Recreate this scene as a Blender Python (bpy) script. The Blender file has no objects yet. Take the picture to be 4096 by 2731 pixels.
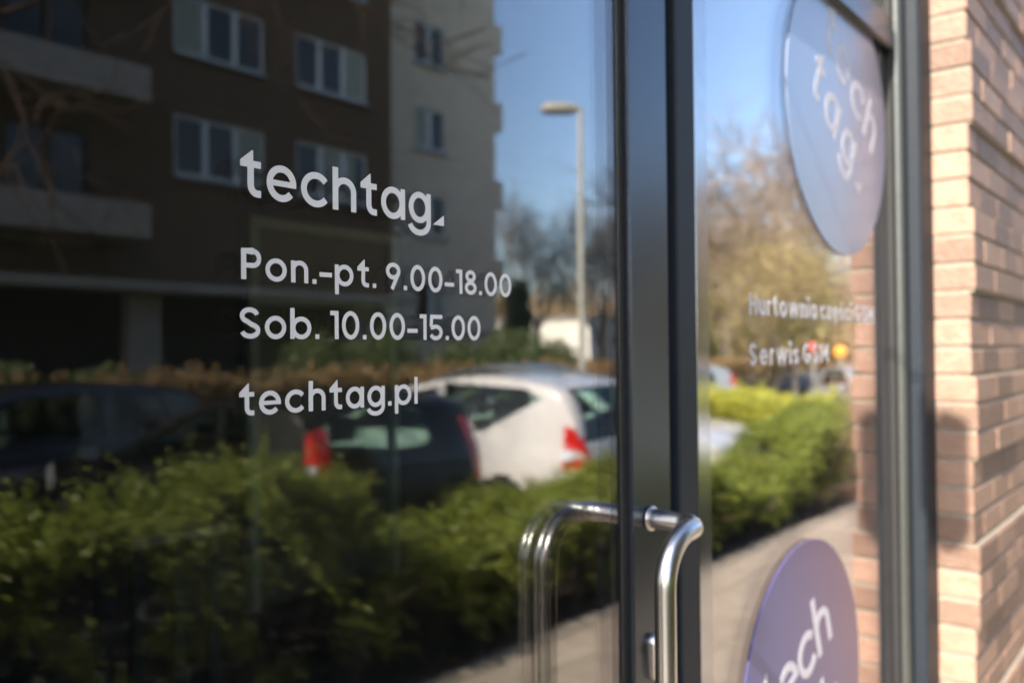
import bpy, bmesh, math, random
import numpy as np
from math import sin, cos, pi, radians, sqrt, floor
from mathutils import Vector, Matrix
rnd = random.Random(7)
nr = np.random.RandomState(11)
S = bpy.context.scene
COL = S.collection
# ------------------------------------------------------------------ camera
YG = 0.672                      # distance camera - door glass (glass outer face is the plane y = 0, street is y < 0)
EYE = 1.65
psi, pit, rol = radians(39.6), 0.0125, 0.009
f = Vector((cos(psi)*cos(pit), sin(psi)*cos(pit), sin(pit)))
r = Vector((sin(psi), -cos(psi), 0)); u = r.cross(f)
R_ = r*cos(rol) - u*sin(rol); U_ = r*sin(rol) + u*cos(rol)
cam = bpy.data.cameras.new('camera'); co = bpy.data.objects.new('camera', cam); COL.objects.link(co)
m = Matrix.Identity(4)
for i in range(3):
    m[i][0] = R_[i]; m[i][1] = U_[i]; m[i][2] = -f[i]
m.translation = Vector((0, -YG, EYE))
co.matrix_world = m
cam.sensor_width = 36; cam.lens = 36*3450/4096
cam.clip_start = 0.02; cam.clip_end = 2000
cam.dof.use_dof = True; cam.dof.focus_distance = 0.84; cam.dof.aperture_fstop = 3.3; cam.dof.aperture_blades = 0
S.camera = co
# ------------------------------------------------------------------ light
ALPHA, ELEV = radians(6.5), radians(39)      # sun stands beyond the -X end of the street, a little out from the facade
W = bpy.data.worlds.new('World'); S.world = W; W.use_nodes = True
nt = W.node_tree
sky = nt.nodes.new('ShaderNodeTexSky'); sky.sky_type = 'NISHITA'; sky.sun_disc = False
sky.sun_elevation = ELEV; sky.sun_rotation = math.atan2(-cos(ALPHA), -sin(ALPHA)); sky.dust_density = 1.8; sky.ozone_density = 3.0
bg = nt.nodes['Background']; bg.inputs['Strength'].default_value = 0.15
nt.links.new(sky.outputs[0], bg.inputs[0])
sl = bpy.data.lights.new('sun', 'SUN'); sl.energy = 5.0; sl.angle = radians(0.5); sl.color = (1, .91, .78)
so = bpy.data.objects.new('sun', sl); COL.objects.link(so)
sd = Vector((-cos(ALPHA)*cos(ELEV), -sin(ALPHA)*cos(ELEV), sin(ELEV)))
so.rotation_euler = sd.to_track_quat('Z', 'Y').to_euler()
so.location = sd*20
S.view_settings.view_transform = 'Standard'; S.view_settings.look = 'None'
S.view_settings.exposure = 1.75; S.view_settings.gamma = 1
S.cycles.max_bounces = 12; S.cycles.transparent_max_bounces = 24; S.cycles.glossy_bounces = 8
S.cycles.caustics_reflective = False; S.cycles.caustics_refractive = False

# ------------------------------------------------------------------ helpers
def tag(o, label=None, cat=None, group=None, kind=None):
    if label: o['label'] = label
    if cat: o['category'] = cat
    if group: o['group'] = group
    if kind: o['kind'] = kind
    return o
def empty(name, loc=(0, 0, 0), rz=0, **k):
    o = bpy.data.objects.new(name, None); COL.objects.link(o); o.location = loc; o.rotation_euler = (0, 0, rz)
    o.empty_display_size = .1
    return tag(o, **k)
def copy_tree(o, parent=None):
    c = o.copy(); COL.objects.link(c)
    if parent: c.parent = parent
    for ch in list(o.children): copy_tree(ch, c)
    return c
class MB:
    def __init__(s): s.v = []; s.f = []; s.sm = []; s.tone = []
    def add(s, vs, fs, smooth=False, tone=.5):
        b = len(s.v); s.v += [tuple(p) for p in vs]; s.f += [tuple(b+i for i in q) for q in fs]
        s.sm += [smooth]*len(fs); s.tone += [tone]*len(fs); return s
    def box(s, x0, x1, y0, y1, z0, z1, tone=.5):
        vs = [(x, y, z) for z in (z0, z1) for y in (y0, y1) for x in (x0, x1)]
        return s.add(vs, [(0, 2, 3, 1), (4, 5, 7, 6), (0, 1, 5, 4), (2, 6, 7, 3), (0, 4, 6, 2), (1, 3, 7, 5)], False, tone)
    def cbox(s, x0, x1, y0, y1, z0, z1, c=.004):
        # box with chamfered vertical and horizontal edges on the street (-y) side
        vs = [(x0, y1, z0), (x1, y1, z0), (x1, y1, z1), (x0, y1, z1), (x0, y0+c, z0), (x1, y0+c, z0), (x1, y0+c, z1), (x0, y0+c, z1),
              (x0+c, y0, z0+c), (x1-c, y0, z0+c), (x1-c, y0, z1-c), (x0+c, y0, z1-c)]
        return s.add(vs, [(0, 3, 2, 1), (0, 1, 5, 4), (1, 2, 6, 5), (2, 3, 7, 6), (3, 0, 4, 7), (4, 5, 9, 8), (5, 6, 10, 9), (6, 7, 11, 10), (7, 4, 8, 11), (8, 9, 10, 11)])
    def tube(s, pts, rad, n=16, cap=True):
        pts = [Vector(p) for p in pts]
        if not hasattr(rad, '__len__'): rad = [rad]*len(pts)
        vs = []; up = None
        for i, p in enumerate(pts):
            d = (pts[min(i+1, len(pts)-1)] - pts[max(i-1, 0)]).normalized()
            if up is None:
                up = d.orthogonal().normalized()
            else:
                up = (up - d*up.dot(d)).normalized()
            w = d.cross(up)
            for k in range(n):
                a = 2*pi*k/n; vs.append(p + (up*cos(a) + w*sin(a))*rad[i])
        fs = [(i*n+k, i*n+(k+1) % n, (i+1)*n+(k+1) % n, (i+1)*n+k) for i in range(len(pts)-1) for k in range(n)]
        s.add(vs, fs, True)
        if cap: s.add(vs[:n], [tuple(range(n))[::-1]]); s.add(vs[-n:], [tuple(range(n))])
        return s
    def lathe(s, prof, axis='z', c=(0, 0, 0), n=32):
        # prof: (radius, height) pairs
        vs = []
        for rr, h in prof:
            for k in range(n):
                a = 2*pi*k/n; p = (rr*cos(a), rr*sin(a), h)
                if axis == 'y': p = (p[0], p[2], p[1])
                if axis == 'x': p = (p[2], p[0], p[1])
                vs.append((p[0]+c[0], p[1]+c[1], p[2]+c[2]))
        fs = [(i*n+k, i*n+(k+1) % n, (i+1)*n+(k+1) % n, (i+1)*n+k) for i in range(len(prof)-1) for k in range(n)]
        return s.add(vs, fs, True)
    def build(s, name, mat, parent=None, attr=False, **k):
        me = bpy.data.meshes.new(name); me.from_pydata(s.v, [], s.f)
        me.polygons.foreach_set('use_smooth', s.sm)
        if attr:
            a = me.attributes.new('tone', 'FLOAT', 'FACE'); a.data.foreach_set('value', s.tone)
        me.materials.append(mat)
        o = bpy.data.objects.new(name, me); COL.objects.link(o)
        if parent: o.parent = parent
        return tag(o, **k)
def quads(name, V, mat, parent=None, **k):
    # V: (n,4,3) array of separate quads
    n = len(V); me = bpy.data.meshes.new(name)
    me.vertices.add(n*4); me.vertices.foreach_set('co', V.astype(np.float32).ravel())
    me.loops.add(n*4); me.loops.foreach_set('vertex_index', np.arange(n*4, dtype=np.int32))
    me.polygons.add(n); me.polygons.foreach_set('loop_start', np.arange(0, n*4, 4, dtype=np.int32))
    a = me.attributes.new('tone', 'FLOAT', 'FACE'); a.data.foreach_set('value', nr.rand(n).astype(np.float32))
    me.update(calc_edges=True); me.materials.append(mat)
    o = bpy.data.objects.new(name, me); COL.objects.link(o)
    if parent: o.parent = parent
    return tag(o, **k)
def leaves(P, size, asp=.5, jit=.4):
    n = len(P); a = nr.normal(size=(n, 3)); a /= np.linalg.norm(a, axis=1)[:, None]
    b = nr.normal(size=(n, 3)); b -= a*(a*b).sum(1)[:, None]; b /= np.linalg.norm(b, axis=1)[:, None]
    s = size*(1+jit*(nr.rand(n)*2-1)); a *= s[:, None]; b *= (s*asp)[:, None]
    return np.stack([P-a, P-b, P+a, P+b], 1)

# ------------------------------------------------------------------ materials
def mat(name, col, rough=.6, metal=0, noise=None, bump=0, scale=20, spec=.5, coat=0, tone=0, detail=4, col2=None, mapscale=None):
    m = bpy.data.materials.new(name); m.use_nodes = True; t = m.node_tree; B = t.nodes['Principled BSDF']
    B.inputs['Roughness'].default_value = rough; B.inputs['Metallic'].default_value = metal
    B.inputs['Specular IOR Level'].default_value = spec; B.inputs['Coat Weight'].default_value = coat
    B.inputs['Base Color'].default_value = (*col, 1)
    tc = t.nodes.new('ShaderNodeTexCoord'); mp = t.nodes.new('ShaderNodeMapping')
    t.links.new(tc.outputs['Object'], mp.inputs[0])
    if mapscale: mp.inputs['Scale'].default_value = mapscale
    out = None
    n = t.nodes.new('ShaderNodeTexNoise'); n.inputs['Scale'].default_value = scale; n.inputs['Detail'].default_value = detail
    t.links.new(mp.outputs[0], n.inputs[0])
    if noise is None: noise = .12
    mx = t.nodes.new('ShaderNodeMix'); mx.data_type = 'RGBA'
    c2 = col2 or tuple(c*(1-noise) for c in col); c1 = col if col2 else tuple(min(1, c*(1+noise)) for c in col)
    mx.inputs[6].default_value = (*c1, 1); mx.inputs[7].default_value = (*c2, 1)
    rp = t.nodes.new('ShaderNodeMapRange'); rp.inputs[1].default_value = .3; rp.inputs[2].default_value = .7
    t.links.new(n.outputs[0], rp.inputs[0]); t.links.new(rp.outputs[0], mx.inputs[0]); out = mx.outputs[2]
    if tone:
        at = t.nodes.new('ShaderNodeAttribute'); at.attribute_name = 'tone'
        mr = t.nodes.new('ShaderNodeMapRange'); mr.inputs[3].default_value = 1-tone; mr.inputs[4].default_value = 1+tone
        t.links.new(at.outputs['Fac'], mr.inputs[0])
        vm = t.nodes.new('ShaderNodeVectorMath'); vm.operation = 'SCALE'
        t.links.new(out, vm.inputs[0]); t.links.new(mr.outputs[0], vm.inputs['Scale']); out = vm.outputs[0]
    t.links.new(out, B.inputs['Base Color'])
    if bump:
        bp = t.nodes.new('ShaderNodeBump'); bp.inputs['Strength'].default_value = bump; bp.inputs['Distance'].default_value = .004
        n2 = t.nodes.new('ShaderNodeTexNoise'); n2.inputs['Scale'].default_value = scale*3; n2.inputs['Detail'].default_value = 6
        t.links.new(mp.outputs[0], n2.inputs[0]); t.links.new(n2.outputs[0], bp.inputs['Height']); t.links.new(bp.outputs[0], B.inputs['Normal'])
    return m
def leafmat(name, c1, c2, trans=.35):
    m = bpy.data.materials.new(name); m.use_nodes = True; t = m.node_tree; B = t.nodes['Principled BSDF']
    tc = t.nodes.new('ShaderNodeTexCoord'); n = t.nodes.new('ShaderNodeTexNoise'); n.inputs['Scale'].default_value = 2.2
    t.links.new(tc.outputs['Object'], n.inputs[0])
    at = t.nodes.new('ShaderNodeAttribute'); at.attribute_name = 'tone'
    ad = t.nodes.new('ShaderNodeMath'); ad.operation = 'MULTIPLY_ADD'; ad.inputs[1].default_value = .6; ad.inputs[2].default_value = -.05
    t.links.new(at.outputs['Fac'], ad.inputs[0])
    a2 = t.nodes.new('ShaderNodeMath'); a2.operation = 'MULTIPLY_ADD'; a2.inputs[1].default_value = .9
    t.links.new(n.outputs[0], a2.inputs[0]); t.links.new(ad.outputs[0], a2.inputs[2]); a2.use_clamp = True
    mx = t.nodes.new('ShaderNodeMix'); mx.data_type = 'RGBA'; mx.inputs[6].default_value = (*c1, 1); mx.inputs[7].default_value = (*c2, 1)
    t.links.new(a2.outputs[0], mx.inputs[0]); t.links.new(mx.outputs[2], B.inputs['Base Color'])
    B.inputs['Roughness'].default_value = .45
    tr = t.nodes.new('ShaderNodeBsdfTranslucent'); t.links.new(mx.outputs[2], tr.inputs[0])
    ms = t.nodes.new('ShaderNodeMixShader'); ms.inputs[0].default_value = trans
    t.links.new(B.outputs[0], ms.inputs[1]); t.links.new(tr.outputs[0], ms.inputs[2])
    t.links.new(ms.outputs[0], t.nodes['Material Output'].inputs[0])
    return m
def glassmat(name, f0=.043, tint=(.96, .98, .97), wave=0.0, fpow=5):
    # one surface of a pane: schlick reflectance over clear transmission
    m = bpy.data.materials.new(name); m.use_nodes = True; t = m.node_tree; t.nodes.remove(t.nodes['Principled BSDF'])
    g = t.nodes.new('ShaderNodeNewGeometry'); d = t.nodes.new('ShaderNodeVectorMath'); d.operation = 'DOT_PRODUCT'
    t.links.new(g.outputs['Incoming'], d.inputs[0]); t.links.new(g.outputs['True Normal'], d.inputs[1])
    def mt(op, a, b=None, c=None):
        n = t.nodes.new('ShaderNodeMath'); n.operation = op
        for i, x in enumerate((a, b, c)):
            if x is None: continue
            if isinstance(x, (int, float)): n.inputs[i].default_value = x
            else: t.links.new(x, n.inputs[i])
        return n.outputs[0]
    c = mt('ABSOLUTE', d.outputs['Value']); k = mt('SUBTRACT', 1, c); k.node.use_clamp = True
    p = mt('POWER', k, fpow); fr = mt('MULTIPLY_ADD', p, 1-f0, f0)
    gl = t.nodes.new('ShaderNodeBsdfGlossy'); gl.inputs['Roughness'].default_value = 0.0; gl.inputs['Color'].default_value = (1, .935, .95, 1)
    tp = t.nodes.new('ShaderNodeBsdfTransparent'); tp.inputs[0].default_value = (*tint, 1)
    ms = t.nodes.new('ShaderNodeMixShader'); t.links.new(fr, ms.inputs[0])
    t.links.new(tp.outputs[0], ms.inputs[1]); t.links.new(gl.outputs[0], ms.inputs[2])
    if wave:
        tc = t.nodes.new('ShaderNodeTexCoord'); n = t.nodes.new('ShaderNodeTexNoise'); n.inputs['Scale'].default_value = 2.5; n.inputs['Detail'].default_value = 0
        t.links.new(tc.outputs['Object'], n.inputs[0]); bp = t.nodes.new('ShaderNodeBump'); bp.inputs['Strength'].default_value = wave; bp.inputs['Distance'].default_value = .002
        t.links.new(n.outputs[0], bp.inputs['Height']); t.links.new(bp.outputs[0], gl.inputs['Normal'])
    if wave:
        vo = t.nodes.new('ShaderNodeTexVoronoi'); vo.inputs['Scale'].default_value = 60; t.links.new(tc.outputs['Object'], vo.inputs[0])
        lt_ = mt('LESS_THAN', vo.outputs['Distance'], .03); n3 = t.nodes.new('ShaderNodeTexNoise'); n3.inputs['Scale'].default_value = 6; n3.inputs['Detail'].default_value = 5
        t.links.new(tc.outputs['Object'], n3.inputs[0]); gt = mt('GREATER_THAN', n3.outputs[0], .52)
        film = mt('MULTIPLY', mt('POWER', n3.outputs[0], 3), .012)
        fac = mt('MULTIPLY_ADD', mt('MULTIPLY', lt_, gt), .22, film)
        df = t.nodes.new('ShaderNodeBsdfDiffuse'); df.inputs[0].default_value = (.6, .58, .55, 1)
        m2 = t.nodes.new('ShaderNodeMixShader'); t.links.new(fac, m2.inputs[0]); t.links.new(ms.outputs[0], m2.inputs[1]); t.links.new(df.outputs[0], m2.inputs[2]); ms = m2
    t.links.new(ms.outputs[0], t.nodes['Material Output'].inputs[0])
    return m

M = dict(
    glass=glassmat('window_glass', .032, (.96, .98, .965), wave=.2, fpow=3),   # coated double glazing
    alu=mat('anodised_frame', (.016, .021, .028), .55, 0, .1, scale=60, spec=.25),
    alu_face=mat('anodised_face', (.034, .042, .055), .22, .55, .1, .03, scale=90, spec=1.0),
    alu_gloss=mat('polished_bead', (.40, .39, .40), .10, .9, .05, scale=40),
    alu_silver=mat('silver_bead', (.10, .105, .10), .3, .6, .1, scale=80),
    rubber=mat('rubber_gasket', (.012, .012, .013), .7, 0, .2, scale=80),
    steel=mat('brushed_steel', (.52, .51, .50), .25, 1, .06, .05, scale=60, mapscale=(1, 1, .1)),
    vinyl=mat('vinyl_letters', (.72, .715, .71), .5, 0, .03, scale=50, spec=.35),
    vinyl2=mat('vinyl_letters_sticker', (.62, .60, .66), .45, 0, .04, scale=50),
    brick=mat('clinker_brick', (.25, .163, .118), .62, 0, .25, 1.0, scale=26, tone=.38, col2=(.21, .120, .082)),
    mortar=mat('mortar', (.27, .23, .18), .9, 0, .2, .6, scale=120),
    paving=mat('pavement', (.33, .30, .26), .8, 0, .15, .3, scale=9),
    kerb=mat('kerb_concrete', (.24, .21, .17), .8, 0, .15, .3, scale=30),
    asphalt=mat('asphalt', (.055, .055, .057), .85, 0, .25, .4, scale=40),
    soil=mat('soil', (.035, .024, .016), .95, 0, .4, .8, scale=14),
    grass=mat('lawn', (.07, .10, .025), .9, 0, .35, .6, scale=8),
    render_brown=mat('brown_render', (.125, .080, .050), .85, 0, .08, .2, scale=3),
    render_grey=mat('grey_render', (.68, .575, .465), .85, 0, .08, .2, scale=2),
    concrete=mat('balcony_concrete', (.36, .315, .28), .8, 0, .15, .2, scale=4),
    white=mat('white_frame', (.72, .73, .76), .4, 0, .04, scale=10),
    wood=mat('dark_stained_frame', (.04, .028, .02), .6, 0, .2, scale=10),
    sill=mat('zinc_sill', (.36, .37, .38), .4, .3, .08, scale=10),
    winglass=mat('dark_window_glass', (.015, .018, .018), .04, 0, .2, scale=1, spec=.8),
    curtain=mat('net_curtain', (.34, .37, .33), .9, 0, .3, scale=9, mapscale=(6, 1, .6)),
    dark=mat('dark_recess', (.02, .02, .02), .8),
    bark=mat('bark', (.28, .23, .19), .9, 0, .3, .5, scale=12),
    bark_tan=mat('tan_bark', (.42, .33, .25), .9, 0, .3, .5, scale=12),
    bark_red=mat('reddish_twigs', (.075, .045, .034), .85, 0, .3, scale=12),
    stem=mat('hedge_stem', (.14, .10, .075), .85, 0, .3, scale=20),
    leaf=leafmat('hedge_leaf', (.045, .085, .014), (.32, .37, .06), .42),
    leaf_tan=leafmat('tan_bud_leaf', (.36, .25, .15), (.55, .42, .24), .4),
    leaf_core=leafmat('shaded_inner_leaf', (.012, .018, .008), (.03, .035, .015), .1),  # hedge core: its self-shade is put into the near-black leaf colour
    leaf_y=leafmat('young_leaf', (.38, .42, .05), (.70, .68, .13), .5),
    leaf_br=leafmat('dry_leaf', (.22, .14, .07), (.42, .29, .13), .25),
    leaf_bush=leafmat('bush_leaf', (.07, .10, .04), (.15, .20, .07), .3),
    leaf_dk=leafmat('evergreen_leaf', (.06, .08, .05), (.13, .17, .09), .25),
    leaf_bud=leafmat('bud_leaf', (.46, .36, .19), (.66, .56, .27), .45),
    paint_white=mat('car_paint_silver_white', (.68, .66, .65), .25, .0, .02, scale=3, coat=1, spec=.6),
    paint_black=mat('car_paint_black', (.011, .011, .011), .35, 0, .05, scale=3, coat=.2, spec=.2),
    paint_navy=mat('car_paint_navy', (.012, .014, .03), .2, 0, .05, scale=3, coat=1),
    paint_silver=mat('car_paint_silver', (.42, .44, .44), .28, .5, .03, scale=3, coat=1),
    paint_grey=mat('car_paint_grey', (.16, .17, .18), .25, .4, .03, scale=3, coat=1),
    liner=mat('car_lining', (.03, .03, .032), .9),
    seat=mat('seat_fabric', (.05, .05, .055), .95),
    tyre=mat('tyre', (.015, .015, .015), .85, 0, .2, scale=30),
    rim=mat('alloy_rim', (.4, .4, .41), .3, .9),
    carglass=glassmat('car_glass', .05, (.62, .80, .72)),
    redlamp=mat('red_lens', (.55, .012, .012), .12, 0, .1, scale=20, coat=1),
    lens=mat('clear_lens', (.7, .72, .72), .1, .3, .05, coat=1),
    plate=mat('plate_white', (.7, .7, .66), .4),
    pole=mat('galvanised_pole', (.44, .43, .38), .5, .3, .1, scale=8),
    lamp=mat('lamp_housing', (.34, .32, .27), .5, 0, .1, scale=10),
    facade_white=mat('white_facade', (.78, .74, .66), .8, 0, .05, scale=1),
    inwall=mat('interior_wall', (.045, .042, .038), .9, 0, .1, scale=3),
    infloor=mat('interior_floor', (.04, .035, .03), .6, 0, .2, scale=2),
    inframe=mat('interior_pale_frame', (.30, .33, .25), .6, 0, .08, scale=6),
    indoor=mat('interior_door_leaf', (.12, .11, .07), .6, 0, .1, scale=6),
    table=mat('table_top', (.20, .20, .18), .45, 0, .08, scale=6),
    tleg=mat('table_leg', (.015, .03, .035), .6, 0),
    orange=mat('orange_sign', (.85, .36, .03), .5),
    red=mat('red_sign', (.6, .05, .05), .5),
)
# round stickers: printed violet blue to pink, upper one with sky reflection painted in
def stickermat(c0, c1, c2, coat):
    m = bpy.data.materials.new('sticker_gradient'); m.use_nodes = True; t = m.node_tree; B = t.nodes['Principled BSDF']
    tc = t.nodes.new('ShaderNodeTexCoord'); mp = t.nodes.new('ShaderNodeMapping'); mp.inputs['Location'].default_value = (.5, 0, .0)
    mp.inputs['Rotation'].default_value = (0, radians(25), 0); mp.inputs['Scale'].default_value = (1.65, 1, 1.65)
    gr = t.nodes.new('ShaderNodeTexGradient'); t.links.new(tc.outputs['Object'], mp.inputs[0]); t.links.new(mp.outputs[0], gr.inputs[0])
    cr = t.nodes.new('ShaderNodeValToRGB'); e = cr.color_ramp.elements
    e[0].position = 0; e[0].color = (*c0, 1); e[1].position = 1; e[1].color = (*c2, 1)
    k = e.new(.5); k.color = (*c1, 1)
    t.links.new(gr.outputs[0], cr.inputs[0]); t.links.new(cr.outputs[0], B.inputs['Base Color'])
    B.inputs['Roughness'].default_value = .4; B.inputs['Specular IOR Level'].default_value = .4; B.inputs['Coat Weight'].default_value = coat; B.inputs['Coat Roughness'].default_value = .22
    return m
M['sticker'] = stickermat((.075, .085, .25), (.105, .09, .22), (.17, .095, .155), .35)
M['sticker_sky_sheen'] = stickermat((.19, .25, .38), (.21, .245, .37), (.25, .225, .31), .8)  # upper sticker: sky reflection is painted in as a paler, bluer gradient
M['vinyl3'] = mat('vinyl_letters_upper', (.54, .52, .57), .45, 0, .04, scale=50)  # letters of the upper sticker, a little darker than the lower ones

def V(x, yv):            # depth measured from the camera plane in the mirror image -> real place in the street
    return x, -(yv - YG)
def VY(yv): return -(yv - YG)

# ================================================================== GROUND
GZ = -0.10               # car park lies a step below the pavement
def sheet(name, x0, x1, y0, y1, z, m, lab):
    mb = MB(); mb.box(x0, x1, y0, y1, z-.2, z); return mb.build(name, m, kind='structure', label=lab)
KY = VY(3.10)            # street side edge of the pavement
g = MB(); g.add([(-300, -300, GZ-.02), (300, -300, GZ-.02), (300, 300, GZ-.02), (-300, 300, GZ-.02)], [(0, 1, 2, 3)])
g.build('ground', M['grass'], kind='structure', label='grass ground stretching away behind the street')
# paving slabs with open joints, one sheet
pv = MB(); sw = .5
for i in range(-8, 64):
    for j in range(5):
        y1 = -.02 - j*sw; y0 = max(y1 - sw, KY+.12)
        if y1 - y0 < .06: continue
        dz = rnd.uniform(-.0015, .0015)
        pv.box(i*sw+.003, (i+1)*sw-.003, y0+.003, y1-.003, -.06, dz, tone=rnd.random())
M['slab'] = mat('paving_slabs', (.275, .232, .182), .8, 0, .12, .35, scale=7, tone=.10)
pv.build('pavement', M['slab'], attr=True, kind='structure', label='beige paved footpath along the shop front')
sheet('pavement_bed', -6, 32, KY+.1, .5, -.02, M['soil'], 'dark bedding showing in the joints of the footpath')
kb = MB()
for i in range(-6, 32): kb.box(i+.004, i+.996, KY, KY+.115, -.2, .004)
kb.build('kerb', M['kerb'], kind='structure', label='concrete kerb between footpath and hedge bed')
sheet('hedge_bed', -6, 32, VY(4.05), KY-.003, -.03, M['soil'], 'bare soil under the clipped hedge')
sheet('car_park', -20, 60, VY(11.2), VY(4.05)-.003, GZ, M['asphalt'], 'asphalt car park behind the hedge')
sheet('far_bed', -20, 40, VY(15.5), VY(11.2)-.003, GZ+.1, M['soil'], 'planted strip in front of the flats')
sheet('driveway', 40.5, 120, VY(40), VY(11.2)-.003, GZ, M['asphalt'], 'asphalt road beyond the flats')

# ================================================================== SHOP FRONT
# lettering: every glyph is made of thick vector strokes in the plane (u right, v up), x-height = 1
def arcp(cx, cy, rx, ry, a0, a1, n=20):
    return [(cx+rx*cos(radians(a0+(a1-a0)*i/n)), cy+ry*sin(radians(a0+(a1-a0)*i/n))) for i in range(n+1)]
def glyph(c, w, cap, asc):
    h = w/2; R = .5*1.04
    ring = lambda cx, cy, rx, ry: ('s', arcp(cx, cy, rx-h, ry-h, 0, 360, 40), True)
    st = lambda pts: ('s', pts, False)
    pg = lambda pts: ('p', pts)
    if c in 'ctehagopbnurwiszęśl'.replace(' ', ''): pass
    if c == 'o': return [ring(R, .5, R, R)], 2*R
    if c in 'cć':
        a = [st(arcp(R, .5, R-h, R-h, 38, 322, 30))]
        return a, 1.84*R
    if c in 'eę':
        a = [st(arcp(R, .5, R-h, R-h, 0, 320, 34)), pg([(w*.6, .5-h*.82), (2*R, .5-h*.82), (2*R, .5+h*.82), (w*.6, .5+h*.82)])]
        if c == 'ę': a.append(st([(R*1.1, 0.0), (R*1.0, -.15), (R*1.25, -.22)]))
        return a, 2*R
    if c == 'a': return [ring(R, .5, R, R), pg([(2*R-w*.75, 0), (2*R+w*.25, 0), (2*R+w*.25, 1), (2*R-w*.75, 1)])], 2*R+w*.25
    if c == 'g': return [ring(R, .5, R, R), st([(2*R-w*.25, 1), (2*R-w*.25, .1)]+arcp(R-.01, .0, R-w*.25+.01, .40-h+.04, 0, -165, 22))], 2*R+w*.25
    if c == 'b': return [ring(R+w*.2, .5, R, R), pg([(0, 0), (w, 0), (w, asc), (0, asc)])], 2*R+w*.2
    if c == 'p': return [ring(R+w*.2, .5, R, R), pg([(0, -.42), (w, -.42), (w, 1), (0, 1)])], 2*R+w*.2
    if c == 'l': return [pg([(0, 0), (w, 0), (w, asc), (0, asc)])], w
    if c == 'i': return [pg([(0, 0), (w, 0), (w, 1), (0, 1)]), ('s', arcp(h, 1.34, h*.62, h*.62, 0, 360, 14), True)], w
    if c in 'hn':
        W_ = .86; H_ = asc if c == 'h' else 1
        return [pg([(0, 0), (w, 0), (w, H_), (0, H_)]), st([(W_-h, 0), (W_-h, .55)]+arcp(W_/2, .58, W_/2-h, .44-h+.0, 0, 172, 18))], W_
    if c == 'u':
        W_ = .86
        return [pg([(W_-w, 0), (W_, 0), (W_, 1), (W_-w, 1)]), st([(h, 1), (h, .45)]+arcp(W_/2, .42, W_/2-h, .44-h, 180, 352, 18))], W_
    if c == 'r': return [pg([(0, 0), (w, 0), (w, 1), (0, 1)]), st(arcp(.42, .55, .42-h, .47-h, 175, 78, 12))], .52
    if c == 'w': return [st([(h*.8, 1), (.46, h*.5), (.85, .93), (1.24, h*.5), (1.70-h*.8, 1)])], 1.70
    if c == 'z': return [st([(.04, 1-h), (.74-h, 1-h)]), st([(.68, 1-h*1.2), (.10, h*1.2)]), st([(h*.6, h), (.78, h)])], .78
    if c in 'sś':
        a = [st(arcp(.36, .735, .30-.0*h, .265-h, 20, 250, 16) + arcp(.38, .265, .31, .265-h, 80, -160, 16))]
        if c == 'ś': a.append(st([(.32, 1.14), (.5, 1.36)]))
        return a, .74
    if c == 't':
        x0 = .30      # arrow shaped top, curved foot
        return [pg([(0, 1-w*.95), (x0, 1-w*.95), (x0+w, 1-w*.95), (x0+w, asc), (x0+w*.8, asc), (0, 1-w*.1)]),
                pg([(x0+w*.6, 1-w*.95), (.80, 1-w*.95), (.80, 1), (x0+w*.6, 1)]),
                st([(x0+h, 1-w*.5)]+arcp(x0+.34, .34, .34-h, .34-h, 180, 270, 14)+[(.80, h)])], .80
    if c == '-': return [pg([(0, .36), (.46, .36), (.46, .36+w), (0, .36+w)])], .46
    if c == '.': return [pg([(0, 0), (w*1.02, 0), (w*1.02, w*1.02), (0, w*1.02)])], w*1.02
    if c == '^': return [pg([(0, 0), (.32, 0), (.32, .36)])], .32       # the triangular full stop of the logo
    if c == 'P': return [pg([(0, 0), (w, 0), (w, cap), (0, cap)]), st([(w*.5, cap-h), (.50, cap-h)]+arcp(.50, cap*.69, .36-h+.02, cap*.31-h, 90, -90, 16)+[(w*.5, cap*.38+h)])], .86
    if c == 'H': return [pg([(0, 0), (w, 0), (w, cap), (0, cap)]), pg([(.82, 0), (.82+w, 0), (.82+w, cap), (.82, cap)]), pg([(w*.5, cap*.5-h), (.9, cap*.5-h), (.9, cap*.5+h), (w*.5, cap*.5+h)])], .82+w
    if c == 'M': return [pg([(0, 0), (w, 0), (w, cap), (0, cap)]), pg([(1.2, 0), (1.2+w, 0), (1.2+w, cap), (1.2, cap)]), st([(h, cap-h*.6), (.6+h, cap*.28), (1.2+h, cap-h*.6)])], 1.2+w
    if c == 'S': return [st(arcp(.45, cap*.735, .40-h*.6, cap*.265+.01-h, 12, 250, 20) + arcp(.47, cap*.26, .42-h*.6, cap*.26+.01-h, 75, -168, 22))], .94
    if c == 'G': return [st(arcp(.66, cap/2, .66-h, cap/2-h+.02, 42, 350, 34)), pg([(.66, cap*.5-w), (1.32, cap*.5-w), (1.32, cap*.5), (.66, cap*.5)])], 1.34
    if c == '0': return [ring(.43, cap/2, .43, cap/2+.015)], .86
    if c == '1': return [pg([(.26, 0), (.26+w, 0), (.26+w, cap), (.26, cap)]), pg([(0, cap-w), (.3, cap-w), (.3, cap), (0, cap)])], .26+w
    if c == '9': return [ring(.41, cap-.42, .41, .43), st([(.80-h, cap-.50), (.34, 0)])], .82
    if c == '8': return [ring(.40, cap-.335, .355, .345), ring(.40, .37, .40, .38)], .80
    if c == '5': return [st([(.74, cap-h), (.16, cap-h), (.12, cap*.52)]), st([(.11, cap*.50)]+arcp(.38, .40, .40-h, .42-h, 125, -155, 22))], .80
    return [], .4
LOGO_W = dict(t=.69, e=1.0, c=.99, h=.90, a=1.04, g=1.01)
LOGO_W['^'] = .40
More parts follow.
